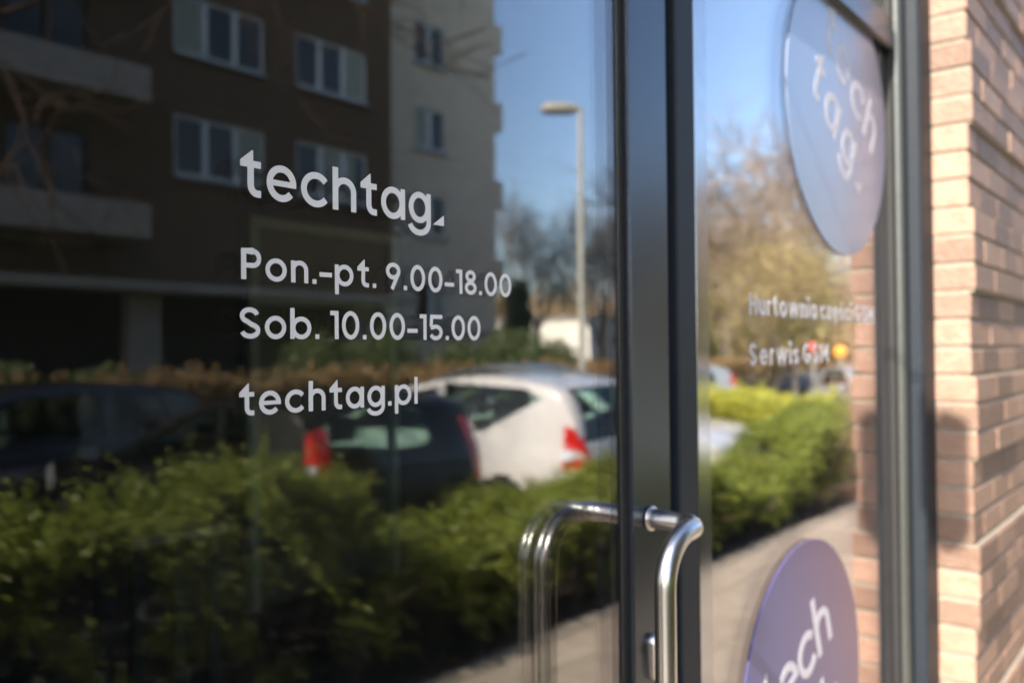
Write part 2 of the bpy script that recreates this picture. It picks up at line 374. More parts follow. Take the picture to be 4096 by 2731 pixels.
TEXT_W = {'P': .96, 'o': 1.11, 'n': .93, '-': .60, 'p': 1.12, 't': .74, '9': .97, '0': 1.06, '1': .48, '8': .94, '5': 1.02, 'b': 1.15, 'S': 1.02, 'e': 1.1, 'c': 1.05, 'h': .93, 'a': 1.1, 'g': 1.1}
def stroke_poly(pts, w, closed):
    P = [Vector((a, b, 0)) for a, b in pts]; n = len(P); L = []; Rr = []
    if closed: P = P[:-1]; n -= 1
    for i in range(n):
        if closed: a, b = P[i-1], P[(i+1) % n]; d1 = (P[i]-a).normalized(); d2 = (b-P[i]).normalized()
        else:
            d1 = (P[i]-P[i-1]).normalized() if i else (P[1]-P[0]).normalized()
            d2 = (P[i+1]-P[i]).normalized() if i < n-1 else d1
        d = (d1+d2).normalized(); nn = Vector((-d.y, d.x, 0)); k = 1/max(.45, sqrt(max(0, (1+d1.dot(d2))/2)))
        L.append(P[i]+nn*w/2*k); Rr.append(P[i]-nn*w/2*k)
    return L, Rr
def lettering(text, x, z, width, xh, w, cap, asc, sp, y, material, parent, name='lettering', rot=0, thick=.0004, label=None, word=.42):
    """solid vinyl letters lying on a pane, baseline origin (x,z), scaled to the measured width"""
    parts = []; cur = 0
    for c in text:
        if c == ' ': cur += word; continue
        g, adv = glyph(c, w, cap, asc)
        W_ = (LOGO_W if '^' in text else TEXT_W).get(c, adv); kk = (W_-w)/max(.01, adv-w) if adv > w*1.1 else 1
        g = [(e[0], [(w/2+(a-w/2)*kk, b) for a, b in e[1]]) + tuple(e[2:]) for e in g]; adv = W_ if adv > w*1.1 else adv
        parts.append((cur, g, c)); cur += adv + sp
        if c == '1': cur -= .02
    kx = xh; ng = len(parts)-1; extra = (width/xh - (cur - sp))/ng; mb = MB(); lay = 0
    # even out the letter spacing so that the line has its measured length (word gaps keep theirs)
    parts = [(ox + extra*i, g, c) for i, (ox, g, c) in enumerate(parts)]
    cr, sr = cos(rot), sin(rot)
    for ox, g, ch_ in parts:
        lay = 0
        for e in g:
            t = thick + lay*.00003; lay += 1
            def W3(p, dep):
                a = (p[0]+ox)*kx; b = p[1]*xh
                return (x + a*cr - b*sr, y - dep, z + a*sr + b*cr)
            if e[0] == 'p':
                q = e[1]; n = len(q); vs = [W3(p, t) for p in q] + [W3(p, 0) for p in q]
                mb.add(vs, [tuple(range(n))] + [(i, i+n, (i+1) % n+n, (i+1) % n) for i in range(n)])
            else:
                wy = w*(.8 if ch_ in 'wM' else 1)
                L, Rr = stroke_poly(e[1], wy, e[2]); n = len(L)
                vs = [W3(p, t) for p in L] + [W3(p, t) for p in Rr] + [W3(p, 0) for p in L] + [W3(p, 0) for p in Rr]
                m_ = n if e[2] else n-1; fs = []
                for i in range(m_):
                    j = (i+1) % n
                    fs += [(i, n+i, n+j, j), (i, j, 2*n+j, 2*n+i), (n+j, n+i, 3*n+i, 3*n+j)]
                if not e[2]: fs += [(0, 2*n, 3*n, n), (n-1, 2*n-1, 4*n-1, 3*n-1)]
                mb.add(vs, fs)
    return mb.build(name, material, parent, label=label)

# ---- glass door ----
door = empty('glass_door', (0.12, 0, 0), label='dark framed glass shop door with white opening hours and a long steel pull handle', cat='glass door')
def under(o, par):        # keep world placement: mesh data is in world axes, the parent sits at par.location
    o.location = -par.location; return o
DX0, DX1, SX0, SX1 = .14, 1.173, .235, 1.0655
ZT = 2.42
st_ = MB(); st_.cbox(SX1, DX1, -.014, .05, .02, ZT-.006, .0012); under(st_.build('stile', M['alu_face'], door), door)
st_ = MB(); st_.cbox(DX0, SX0-.012, -.014, .05, .02, ZT-.006, .004); under(st_.build('stile', M['alu_face'], door), door)
rl = MB(); rl.cbox(SX0-.010, SX1-.002, -.014, .05, .02, .22, .004); under(rl.build('bottom_rail', M['alu_face'], door), door)
rl = MB(); rl.cbox(SX0-.010, SX1-.002, -.014, .05, ZT-.10, ZT-.006, .004); under(rl.build('top_rail', M['alu_face'], door), door)
def pane(x0, x1, z0, z1, par, name='pane'):
    mb = MB(); mb.box(x0, x1, 0, .006, z0, z1); mb.box(x0, x1, .016, .021, z0, z1)
    o = under(mb.build(name, M['glass'], par), par)
    sp = MB()
    for a, b, c, d in ((x0, x0+.012, z0, z1), (x1-.012, x1, z0, z1), (x0+.0125, x1-.0125, z0, z0+.012), (x0+.0125, x1-.0125, z1-.012, z1)):
        sp.box(a, b, .0062, .0158, c, d)
    under(sp.build('spacer', M['rubber'], par), par)
    return o
pane(SX0-.006, SX1-.004, .224, ZT-.104, door)
gk = MB()        # gasket and thin bright glazing bead
gk.box(SX1-.0075, SX1-.0005, -.004, -.0002, .222, ZT-.102); gk.box(SX0-.0095, SX0-.003, -.010, -.0002, .222, ZT-.102)
under(gk.build('gasket', M['rubber'], door), door)
gb = MB(); gb.box(SX1-.0125, SX1-.008, -.0015, -.0002, .222, ZT-.102); under(gb.build('glazing_bead', M['alu_silver'], door), door)
# dark rebate of the stile, right next to the gasket
# handle
def fillet(P, rads, n=10):
    P = [Vector(p) for p in P]; out = [P[0]]
    for i in range(1, len(P)-1):
        a = (P[i-1]-P[i]).normalized(); b = (P[i+1]-P[i]).normalized(); ang = a.angle(b); rr = rads[i-1]
        d = rr/math.tan(ang/2); bis = (a+b).normalized(); cc = P[i]+bis*(rr/sin(ang/2))
        s0 = P[i]+a*d - cc; s1 = P[i]+b*d - cc; tot = s0.angle(s1)
        for k in range(n+1):
            t = k/n; out.append(cc + (s0*sin((1-t)*tot)+s1*sin(t*tot))/sin(tot))
    return out + [P[-1]]
HZ = 1.404; HL = .62
hb = MB(); hb.tube(fillet([(1.110, -.016, HZ), (1.110, -.098, HZ), (1.006, -.098, HZ-.004), (1.006, -.098, HL+.004), (1.110, -.098, HL), (1.110, -.016, HL)], [.034, .068, .068, .034], 14), .0145, 28)
han = under(hb.build('handle', M['steel'], door), door)
for z in (HZ, HL):
    c_ = MB(); c_.lathe([(.0165, 0), (.0185, -.001), (.0185, -.0045), (.0175, -.006), (.0146, -.006)], 'y', (1.110, -.0142, z), 32)
    cl = c_.build('handle_collar', M['steel'], han)
# lock escutcheon
lk = MB(); n = 28; R0 = [(.0125*cos(2*pi*k/n), .0215*(1 if sin(2*pi*k/n) >= 0 else -1) + .0125*sin(2*pi*k/n)) for k in range(n)]
vs = []
for sc, dep in ((1, 0), (1, .008), (.88, .0105)): vs += [(1.114+a*sc, -.0142-dep, 1.200+b*sc) for a, b in R0]
lk.add(vs, [(i*n+k, i*n+(k+1) % n, (i+1)*n+(k+1) % n, (i+1)*n+k) for i in range(2) for k in range(n)], True); lk.add(vs[-n:], [tuple(range(n))])
lko = under(lk.build('lock_cover', M['steel'], door), door)
ky = MB(); ky.lathe([(.0001, -.004), (.0075, -.004), (.0085, -.003), (.0085, 0)], 'y', (1.114, -.0248, 1.209), 20); ky.build('key_cylinder', M['alu_silver'], lko)
lab_l = lambda a: a
PL = dict(y=-.0003, material=M['vinyl'], parent=door)
for o in (
    lettering('techtag^', .4348, 1.7915, .6919-.4348, .0325, .198, 1.30, 1.29, .15, label='large white shop name on the door glass', **PL),
    lettering('Pon.-pt. 9.00-18.00', .4362, 1.7171, .8109-.4362, .0206, .214, 1.345, 1.36, .17, label='white weekday opening hours on the door glass', **PL),
    lettering('Sob. 10.00-15.00', .4342, 1.6644, .7538-.4342, .0206, .214, 1.345, 1.40, .17, label='white Saturday opening hours on the door glass', **PL),
    lettering('techtag.pl', .4331, 1.5957, .6512-.4331, .0210, .212, 1.345, 1.37, .17, label='white web address on the door glass', **PL)):
    under(o, door)

# ---- mullion, window frames ----
fr = empty('window_mullion', (1.17, 0, 0), label='dark metal post between the glass door and the shop window', cat='frame post')
a = MB(); a.box(1.177, 1.2795, .012, .09, 0, 3.2); under(a.build('post_core', M['rubber'], fr), fr)
a = MB(); a.cbox(1.220, 1.2802, -.0057, .0118, 0, ZT, .003); under(a.build('post_cover', M['alu'], fr), fr)
win = empty('shop_window', (1.285, 0, 0), label='tall fixed shop window with two round violet stickers, right of the door', cat='shop window')
a = MB(); a.cbox(1.2805, 1.3245, -.006, .06, .0, ZT, .0008); under(a.build('frame', M['alu_gloss'], win, label='glossy bare metal left side of the window frame'), win)
WX0, WX1 = 1.3305, 2.352
a = MB(); a.cbox(1.3250, 2.3515, -.02, .06, .0, .30, .004); under(a.build('frame', M['alu'], win), win)
pane(WX0-.004, WX1+.004, .302, ZT-.002, win)
# right jamb: dark recess, rounded pale bead, groove, flat post
jb = MB(); jb.box(WX1, 2.38, -.012, .06, .302, 3.2); under(jb.build('frame', M['rubber'], win, label='black rubber lined right edge of the window frame'), win)
jb = MB(); jb.tube([(2.392, -.014, .0), (2.392, -.014, 3.2)], .017, 24); under(jb.build('rounded_bead', M['alu_silver'], win), win)
pst = MB(); pst.box(2.3805, 2.43, .004, .06, 0, 3.2); pst.cbox(2.4305, 2.5480, -.062, .06, 0, 3.2, .006)
jo = under(pst.build('frame', M['alu'], win, label='dark grey right post of the window frame beside the brick'), win)
sg = MB(); sg.cbox(2.409, 2.4302, -.030, .0038, 0, 3.2, .004); under(sg.build('inner_bead', M['alu'], win), win)
# transom with the panes above it
tr = empty('transom', (1.28, 0, ZT), label='dark horizontal bar above the shop window and door with two top panes', cat='transom')
a = MB(); a.cbox(.14, 2.351, -.022, .06, ZT+.002, ZT+.085, .006); under(a.build('bar', M['alu_face'], tr), tr)
pane(1.29, WX1-.003, ZT+.088, 3.1, tr); pane(.14, 1.165, ZT+.088, 3.1, tr)
a = MB(); a.cbox(.13, 2.351, -.05, .06, 3.103, 3.2, .006); under(a.build('bar', M['alu'], tr), tr)
# stickers and lettering on the window
def sticker(cx, cz, rr, m_):
    n = 96; mb = MB(); vs = []
    for q, dep in ((rr, 0), (rr, .0018), (rr-.0012, .0024)):
        vs += [(q*cos(2*pi*k/n), -dep, q*sin(2*pi*k/n)) for k in range(n)]
    mb.add(vs, [(i*n+k, i*n+(k+1) % n, (i+1)*n+(k+1) % n, (i+1)*n+k) for i in range(2) for k in range(n)])
    mb.add(vs[-n:], [tuple(range(n))]); mb.add(vs[:n], [tuple(range(n))[::-1]])
    o = mb.build('round_sticker', m_, win); o.location = Vector((cx, -.0003, cz)) - win.location
    return o
s1 = sticker(2.005, 2.190, .325, M['sticker_sky_sheen']); s1['label'] = 'upper round sticker, pale blue sky sheen painted in, cut by the transom'
s2 = sticker(1.750, .940, .318, M['sticker']); s2['label'] = 'violet lower round sticker near the handle height'
def onst(o): return o
k = dict(y=-.0024, material=M['vinyl2'])
a1 = radians(-31)
k['material'] = M['vinyl3']
lettering('tech', -.129, .146, .40, .088, .20, 1.3, 1.30, .12, parent=s1, rot=a1, **k)
lettering('tag^', -.204, .020, .365, .088, .20, 1.3, 1.35, .12, parent=s1, rot=a1, **k)
a2 = radians(19)
k['material'] = M['vinyl2']
lettering('tech', -.202, -.031, .365, .089, .20, 1.3, 1.5, .12, parent=s2, rot=a2, **k)
lettering('tag^', -.158, -.162, .345, .089, .20, 1.3, 1.5, .12, parent=s2, rot=a2, **k)
M['vinyl_shade'] = mat('vinyl_letters_shaded', (.52, .52, .57), .55, 0, .04, scale=50)  # window letters: lack of sun is put into the greyer, bluer colour
k = dict(y=-.0003, material=M['vinyl_shade'], parent=win)
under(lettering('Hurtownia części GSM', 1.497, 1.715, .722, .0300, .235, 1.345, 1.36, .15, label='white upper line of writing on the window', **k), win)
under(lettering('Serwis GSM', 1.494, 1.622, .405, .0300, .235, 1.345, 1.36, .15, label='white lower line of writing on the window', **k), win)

# ---- brick walls ----
def brick_wall(name, x0, x1, yf, yb, z1, label, cat, left_return=True):
    """clinker brick in 75 mm courses; every second band of three courses stands 12 mm proud; joints are raked"""
    root = empty(name, (x0, yf, 0), label=label, cat=cat)
    bk = MB(); nc = int(z1/.075)
    for c in range(nc):
        z0 = c*.075; proud = (floor(c/3) % 2 == 0); y = yf - (.0125 if proud else 0); off = (c % 2)*.13
        xx = x0
        first = True
        while xx < x1-.01:
            L = .25 if not first else (.12 if c % 2 else .25)
            e = min(xx+L, x1); j = rnd.uniform(-.0015, .0015)
            gx = 0 if first else .005
            a, b, cc, d = xx+gx, e-.005 if e < x1-.01 else e, y+j, z0+.0075
            ch = .0022; zt = z0+.0705+rnd.uniform(-.001, .0012)
            # rounded-edge brick: chamfered toward the street and the left return
            ydeep = yb if first else y+.10
            vs = []
            xa = a - (rnd.uniform(0, .003) if first else 0)
            for z, t in ((d, ch), (d+ch, 0), (zt-ch, 0), (zt, ch)):
                vs += [(xa+t, cc+ch+t, z), (xa+ch+t, cc+t, z), (b-ch-t, cc+t, z), (b-t, cc+ch+t, z), (b-t, ydeep, z), (xa+t, ydeep, z)]
            fs = [(i*6+k, i*6+(k+1) % 6, (i+1)*6+(k+1) % 6, (i+1)*6+k) for i in range(3) for k in range(6)] + [(5, 4, 3, 2, 1, 0), (18, 19, 20, 21, 22, 23)]
            bk.add(vs, fs, False, rnd.random())
            xx = e; first = False
    o = bk.build('brickwork', M['brick'], root, attr=True); under(o, root)
    mo = MB()
    for c in range(0, nc, 3):
        mo.box(x0+.0035, x1-.002, yf+.0045-(.0125 if (c//3) % 2 == 0 else 0), yb-.002, c*.075, min(nc, c+3)*.075-.0001)
    under(mo.build('mortar_joints', M['mortar'], root), root)
    return root
YF = .521 - YG
brick_wall('brick_pier', 2.549, 4.6, YF, .30, 4.2, 'reddish brick wall with projecting bands, right of the shop window', 'brick wall')
lw = brick_wall('brick_pier', -1.6, .125, YF, .30, 4.2, 'reddish brick wall on the hinge side of the glass door', 'brick wall')
up = MB(); up.box(-1.6, 4.6, -.10, .30, 4.202, 12)
up.build('upper_facade', M['render_brown'], label='plain upper wall of the shop building above the brickwork', cat='wall')
lt = MB(); lt.box(.126, 2.548, -.05, .29, 3.203, 4.2); lt.build('lintel', M['alu'], label='dark panel over the shop front glazing', cat='panel')

# unseen body added above the door to cast the shadow on the brick return
ln = empty('shadow_caster', (-.25, YF, 2.9), label='black shadow caster added out of view, on a bracket beside the door top', cat='shadow caster')
DS = (2.54+.22)/cos(ALPHA); LZ = 1.29 + DS*math.tan(ELEV); LYc = -.098 - (2.54+.22)*math.tan(ALPHA)
a = MB(); a.tube([(0, 0, LZ+.22-2.9), (0, LYc-YF, LZ+.22-2.9)], .004, 10); a.build('bracket', M['dark'], ln)
a = MB(); a.lathe([(.001, .175), (.03, .17), (.052, .15), (.052, -.13), (.03, -.16), (.001, -.165)], 'z', (.03, LYc-YF+.006, LZ-2.9), 24); a.build('caster_body', M['dark'], ln)

# ================================================================== SHOP INTERIOR
rm = MB()
rx0, rx1, ry0, ry1, rz = -1.5, 7.0, .32, 4.2, 3.1
def iv(n, b, m_, lab): 
    mb = MB(); mb.box(*b); return mb.build(n, m_, kind='structure', label=lab)
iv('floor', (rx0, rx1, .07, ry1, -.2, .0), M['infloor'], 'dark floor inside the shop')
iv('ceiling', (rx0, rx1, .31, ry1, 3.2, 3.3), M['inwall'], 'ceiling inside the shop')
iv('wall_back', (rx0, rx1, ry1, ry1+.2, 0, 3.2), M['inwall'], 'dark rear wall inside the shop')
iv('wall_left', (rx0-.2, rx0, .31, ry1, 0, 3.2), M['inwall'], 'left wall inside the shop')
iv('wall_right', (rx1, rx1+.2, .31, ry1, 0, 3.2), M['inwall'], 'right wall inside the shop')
# pale doorway on the rear wall
dd = empty('interior_door', (2.7, ry1, 0), label='pale framed doorway at the back of the shop', cat='door')
y_ = ry1-.03
cx0, cx1, ct = 3.18, 4.45, 2.54
a = MB(); a.box(cx0, cx0+.06, y_-.05, y_+.028, 0, ct); a.box(cx1-.06, cx1, y_-.05, y_+.028, 0, ct); a.box(cx0+.0605, cx1-.0605, y_-.05, y_+.028, ct-.07, ct); a.box(cx0+.0605, cx1-.0605, y_-.05, y_+.028, 1.97, 2.03)
under(a.build('door_frame', M['inframe'], dd), dd)
a = MB(); a.box(cx0+.062, cx1-.062, y_, y_+.026, 0.02, 1.968); a.box(cx0+.062, cx1-.062, y_, y_+.026, 2.032, ct-.072)
under(a.build('door_leaf', M['indoor'], dd), dd)
tb = empty('counter_table', (1.3, 2.1, 0), label='pale topped high table standing inside the shop', cat='table')
a = MB(); a.box(1.46, 1.84, 2.26, 2.60, .975, 1.01); under(a.build('tabletop', M['table'], tb), tb)
for x, y in ((1.50, 2.30), (1.80, 2.30), (1.50, 2.56), (1.80, 2.56)):
    a = MB(); a.box(x-.02, x+.02, y-.02, y+.02, 0, .974); under(a.build('leg', M['tleg'], tb), tb)

# ================================================================== PLANTS
def limb(mb, p, d, L, rad, depth, rng, kinks=3, spread=.5, up=.15, tips=None, nk=3, sides=6, minr=.004):
    pts = [Vector(p)]; d = Vector(d).normalized(); rr = [rad]
    for i in range(kinks):
        d = (d + Vector((rng.gauss(0, .16), rng.gauss(0, .16), rng.gauss(0, .10)+up*.25))).normalized()
        pts.append(pts[-1] + d*L/kinks); rr.append(max(minr, rad*(1-.55*(i+1)/kinks)))
    mb.tube(pts, rr, sides if depth > 1 else 3, False)
    if depth <= 0:
        if tips is not None: tips.append((pts[-1], d, L))
        return
    for k in range(nk + (1 if depth > 2 else 0)):
        t = rng.uniform(.35, 1.0) if k else 1.0
        i = min(kinks-1, int(t*kinks)); q = pts[i].lerp(pts[i+1], t*kinks-i) if t < 1 else pts[-1]
        ax = Vector((rng.gauss(0, 1), rng.gauss(0, 1), rng.gauss(0, .6))); ax = (ax - d*ax.dot(d)).normalized()
        nd = (d + ax*rng.uniform(spread*.6, spread*1.5)).normalized()
        limb(mb, q, nd, L*rng.uniform(.58, .8), max(minr, rr[-1]*rng.uniform(.7, .95)), depth-1, rng, kinks, spread, up, tips, nk, sides, minr)
def tree(name, x, y, h, trunk_r, mat_bark, leaf=None, nleaf=0, lsize=.05, depth=5, seed=1, spread=.55, up=.2, label='', lean=(0, 0), cloud=.35, group=None, z0=GZ, tfrac=.3, minr=.006):
    rng = random.Random(seed); root = empty(name, (x, y, z0), label=label, cat='tree', group=group)
    tips = []; mb = MB(); tm = MB()
    H = h*tfrac; tp = [(0, 0, -.1), (lean[0]*.3, lean[1]*.3, H*.5), (lean[0], lean[1], H)]
    tm.tube(tp, [trunk_r*1.25, trunk_r, trunk_r*.85], 12); tm.build('trunk', mat_bark, root)
    for k in range(4):
        a = k*pi/2 + rng.uniform(-.5, .5)
        dd_ = (cos(a)*spread, sin(a)*spread, 1) if k else (.05, .05, 1)
        limb(mb, tp[-1], dd_, h*.30, trunk_r*.6, depth, rng, 3, spread, up, tips, 3, 6, minr)
    mb.build('crown_branches', mat_bark, root)
    if leaf and nleaf:
        T = np.array([t[0] for t in tips]); P = T[nr.randint(0, len(T), nleaf)] + nr.normal(size=(nleaf, 3))*cloud
        quads('foliage', leaves(P, lsize), leaf, root)
    return root
# --- near hedge: twiggy stems, clumpy leaves with ragged shoots on top
def noise1(x, s=0): return sin(x*1.7+s)+.6*sin(x*3.9+1.3*s)+.4*sin(x*8.3+2.1*s)
def hedge(name, x0, x1, y0, y1, h, n, lsz, leaf, label, stems=0, low=.15, along='x', dens_top=.55, var=.08, cat='hedge', group=None, hfun=None, hollow=True):
    root = empty(name, ((x0+x1)/2, (y0+y1)/2, 0), label=label, cat=cat, group=group)
    c = np.array([(x0+x1)/2, (y0+y1)/2, 0])
    U = nr.rand(n, 3); X = x0+(x1-x0)*U[:, 0]; Y = y0+(y1-y0)*U[:, 1]
    s = X if along == 'x' else Y
    top = h + var*(np.sin(s*2.1)+.6*np.sin(s*5.3+1)+.5*np.sin(s*11.7+Y*7)) 
    if hfun is not None: top = top + hfun(X)
    # surface-heavy distribution
    w = nr.rand(n); Z = np.where(w < dens_top, top - np.abs(nr.normal(size=n))*.13, low + (top-low)*U[:, 2]**.75)
    # clumping
    g = np.sin(X*7.1+Z*5)*np.sin(Y*6.3+Z*4.1+X*2)+.35*nr.normal(size=n)
    keep = (g > -.55)
    if hollow:
        edge = np.minimum(Y-y0, y1-Y)/(y1-y0)
        keep &= (w < dens_top) | (edge < .22) | (nr.rand(n) < .35)
        keep &= (Z > top*.45) | (nr.rand(n) < .38)
    P = np.stack([X, Y, Z], 1)[keep]
    # shoots
    ns = int((x1-x0 if along == 'x' else y1-y0)*16); sh = []
    for i in range(ns):
        sx = rnd.uniform(x0, x1); sy = rnd.uniform(y0, y1); q = sx if along == 'x' else sy
        tz = h + var*(sin(q*2.1)+.6*sin(q*5.3+1)) + (float(hfun(np.array([sx]))[0]) if hfun is not None else 0)
        L = rnd.uniform(.05, .24)*(h/1.2); dx, dy = rnd.gauss(0, .25), rnd.gauss(0, .25)
        for k in range(18):
            t = k/18; sh.append((sx+dx*t*L+rnd.gauss(0, .018), sy+dy*t*L+rnd.gauss(0, .018), tz-.05+t*(L+.05)))
    P = np.vstack([P, np.array(sh)])
    quads('foliage', leaves(P-c, lsz), leaf, root)
    if stems:
        mb = MB(); rg = random.Random(3)
        for i in range(stems):
            sx = x0+(x1-x0)*(i+rg.random())/stems; sy = rg.uniform(y0+.1, y1-.1)
            limb(mb, (sx-c[0], sy-c[1], -.05), (rg.gauss(0, .4), rg.gauss(0, .4), 1), h*.5, .011, 2, rg, 3, .6, .2, None, 3, 5, .003)
        mb.build('stems', M['stem'], root)
    return root
dip = lambda X: .42/(1+np.exp((X-2.9)/.13)) - .10*np.exp(-((X-7.1)/.8)**4) + .30/(1+np.exp(-(X-8.5)/.2))
def sprig_hedge(name, x0, x1, y0, y1, hf, label, nspr):
    root = empty(name, ((x0+x1)/2, (y0+y1)/2, 0), label=label, cat='hedge')
    c = np.array([(x0+x1)/2, (y0+y1)/2, 0]); n = nspr
    X = x0+(x1-x0)*nr.rand(n); v = nr.rand(n); Y = y0+(y1-y0)*nr.rand(n)
    top = hf(X) + .05*np.sin(X*3.1)+.035*np.sin(X*8.7+1)+.03*np.sin(Y*9+X*3)
    isT = v < .55
    Z = np.where(isT, top-np.abs(nr.normal(size=n))*.10-.06, .10+(top-.2)*nr.rand(n)**.8)
    Y = np.where(~isT & (v < .92), np.where(nr.rand(n) < .62, y1-np.abs(nr.normal(size=n))*.10, y0+np.abs(nr.normal(size=n))*.10), Y)
    g = np.sin(X*9.3+Z*6+Y*3)+np.sin(Y*8.1-Z*9+X*4.7)+.8*np.sin(X*21+Z*17)
    rel = Z/top; keep = g > np.where(isT, -1.0, .9-1.3*rel)
    X, Y, Z, isT = X[keep], Y[keep], Z[keep], isT[keep]; n = len(X)
    out = (Y-(y0+y1)/2)/((y1-y0)/2)
    D = np.stack([nr.normal(size=n)*.5, out*.9+nr.normal(size=n)*.35, np.where(isT, .9, .25)+nr.normal(size=n)*.4], 1)
    D /= np.linalg.norm(D, axis=1)[:, None]; L = .07+.12*nr.rand(n)**2+np.where(isT & (nr.rand(n) < .12), .12, 0)
    P = []; K = 13
    for k in range(K):
        t = (k+.5)/K; q = np.stack([X, Y, Z], 1)+D*(L*t)[:, None]; q[:, 2] -= .05*t*t*(~isT)
        P.append(q+nr.normal(size=(n, 3))*.011)
    P = np.vstack(P); quads('foliage', leaves(P-c, .0185, .45), M['leaf'], root)
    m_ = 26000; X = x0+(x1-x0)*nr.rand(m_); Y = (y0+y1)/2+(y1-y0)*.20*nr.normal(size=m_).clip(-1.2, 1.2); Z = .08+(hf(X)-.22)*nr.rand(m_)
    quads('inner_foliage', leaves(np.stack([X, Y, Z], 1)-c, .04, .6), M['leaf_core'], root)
    mb = MB(); rg = random.Random(3)
    for i in range(150):
        sx = x0+(x1-x0)*(i+rg.random())/150; sy = rg.uniform(y0+.1, y1-.05)
        limb(mb, (sx-c[0], sy-c[1], -.05), (rg.gauss(0, .5), rg.gauss(0, .5), 1), float(hf(np.array([sx]))[0])*.5, .011, 2, rg, 3, .6, .2, None, 3, 5, .003)
    mb.build('stems', M['stem'], root)
    return root
hfun = lambda X: .60 + .45/(1+np.exp((X-2.95)/.12)) + .14/(1+np.exp(-(X-4.9)/.3)) - .27*np.exp(-((X-7.5)/1.05)**4) + .19/(1+np.exp(-(X-8.8)/.15))
sprig_hedge('hedge', -1.5, 12.2, VY(3.98), VY(3.22), hfun, 'green clipped hedge with fresh shoots between footpath and parked cars', 30000)
hedge('hedge', 10.6, 12.4, VY(9.8), VY(4.2), 1.02, 120000, .028, M['leaf_y'], 'bright yellow green hedge beyond the white bonnet', along='y', var=.05)
hedge('hedge', -3, 30, VY(12.6), VY(11.5), 1.28, 90000, .04, M['leaf_br'], 'long brown dry hedge in front of the flats', var=.06, low=.0)
for i, (x, yv, h, w) in enumerate(((6.3, 13.5, 1.5, .7), (10.6, 13.7, 2.0, .9), (12.3, 13.6, 2.1, .9), (14.8, 13.7, 1.9, 1.0), (17.2, 14.2, 2.3, 1.2), (5.0, 13.6, 1.6, .6), (19.2, 14.4, 2.0, 1.0))):
    root = empty('bush', (x, VY(yv), 0), label=['low bush left of the grey pillar of the flats', 'olive bush right of the grey pillar', 'full olive bush under the ground floor band', 'spreading bush near the corner of the flats',
                 'tallest bush before the grey wing', 'small bush at the far left of the dry hedge', 'last bush at the end of the grey wing'][i], cat='bush', group='bushes before the flats')
    P = nr.normal(size=(9000, 3)); P /= np.linalg.norm(P, axis=1)[:, None]; rad = .55+.5*nr.rand(9000)
    rad *= 1+.18*np.sin(P[:, 0]*6+i)*np.sin(P[:, 2]*7)
    P = P*rad[:, None]*np.array([w, w*.8, h*.5]) + np.array([0, 0, h*.5])
    quads('foliage', leaves(P, .045), M['leaf_bush'], root)
    mb = MB(); rg = random.Random(i)
    for q in range(6): limb(mb, (rg.gauss(0, .1), rg.gauss(0, .1), 0), (rg.gauss(0, .4), rg.gauss(0, .4), 1), h*.5, .02, 1, rg)
    mb.build('stems', M['stem'], root)

# --- trees
tree('bare_tree', *V(2.3, 9.2), 8.5, .13, M['bark_red'], depth=5, seed=5, spread=.75, up=.05, label='reddish twigged young tree by the car park, left of the flats balconies', tfrac=.32)
tree('bare_tree', *V(-6.0, 8.0), 9, .15, M['bark'], depth=5, seed=8, spread=.6, label='bare tree standing down the street towards the sun')
tree('bare_tree', *V(33.0, 13.8), 12.5, .14, M['bark_tan'], depth=5, seed=12, minr=.012, spread=.7, up=.05, label='large bare tree with fine drooping twigs behind the window reflection', tfrac=.22, cloud=.25)
tree('bare_tree', *V(30.5, 14.7), 11, .13, M['bark_tan'], depth=5, seed=17, minr=.012, spread=.75, up=.0, label='bare tree with drooping twigs nearest the window post', tfrac=.25, cloud=.25)
tree('bare_tree', *V(28.5, 13.6), 6.3, .08, M['bark'], leaf=M['leaf_tan'], nleaf=15000, lsize=.04, depth=6, seed=22, spread=.6, up=.15, label='brownish bare tree left of the yellow budding tree', cloud=.3)
tree('budding_tree', *V(27.0, 10.6), 5.6, .08, M['bark'], leaf=M['leaf_bud'], nleaf=19000, lsize=.045, depth=5, seed=31, spread=.7, up=.1, label='rounded tree in yellow bud behind the parked cars', cloud=.45, tfrac=.2)
tree('budding_tree', *V(35.0, 15.2), 6.0, .13, M['bark'], leaf=M['leaf_y'], nleaf=40000, lsize=.055, depth=5, seed=33, spread=.75, up=.1, label='low yellow green tree left of the budding tree', cloud=.5, tfrac=.2)
tree('bare_tree', *V(38.5, 30.0), 10, .2, M['bark'], leaf=M['leaf_bush'], nleaf=1500, lsize=.06, depth=5, seed=41, spread=.5, label='bare tree just left of the street lamp', cloud=.4, minr=.007)
tree('bare_tree', *V(47.0, 31.0), 11, .2, M['bark'], leaf=M['leaf_bush'], nleaf=1200, lsize=.06, depth=5, seed=43, spread=.5, label='tall bare tree just right of the street lamp', cloud=.4, minr=.007)
tree('bare_tree', *V(36.0, 24.0), 7.5, .18, M['bark'], leaf=M['leaf_bush'], nleaf=1500, lsize=.05, depth=5, seed=47, spread=.55, label='dark bare tree close to the door frame edge', cloud=.4, minr=.007)
def evergreen(x, y, h, w, seed, label):
    root = empty('evergreen_tree', (x, y, GZ), label=label, cat='tree', group='dark evergreens behind the flats')
    rg = random.Random(seed); mb = MB(); mb.tube([(0, 0, 0), (0, 0, h*.9)], [.16, .03], 10); mb.build('trunk', M['bark'], root)
    P = []
    for k in range(95):
        t = rg.random()**.8; z = h*(.08+.92*t); rr = w*(1-t*.85)*rg.uniform(.35, 1); a = rg.uniform(0, 2*pi)
        P.append(nr.normal(size=(90, 3))*np.array([.28, .28, .2])*w*.55 + np.array([rr*cos(a), rr*sin(a), z-.25]))
    quads('foliage', leaves(np.vstack(P), .06), M['leaf_dk'], root)
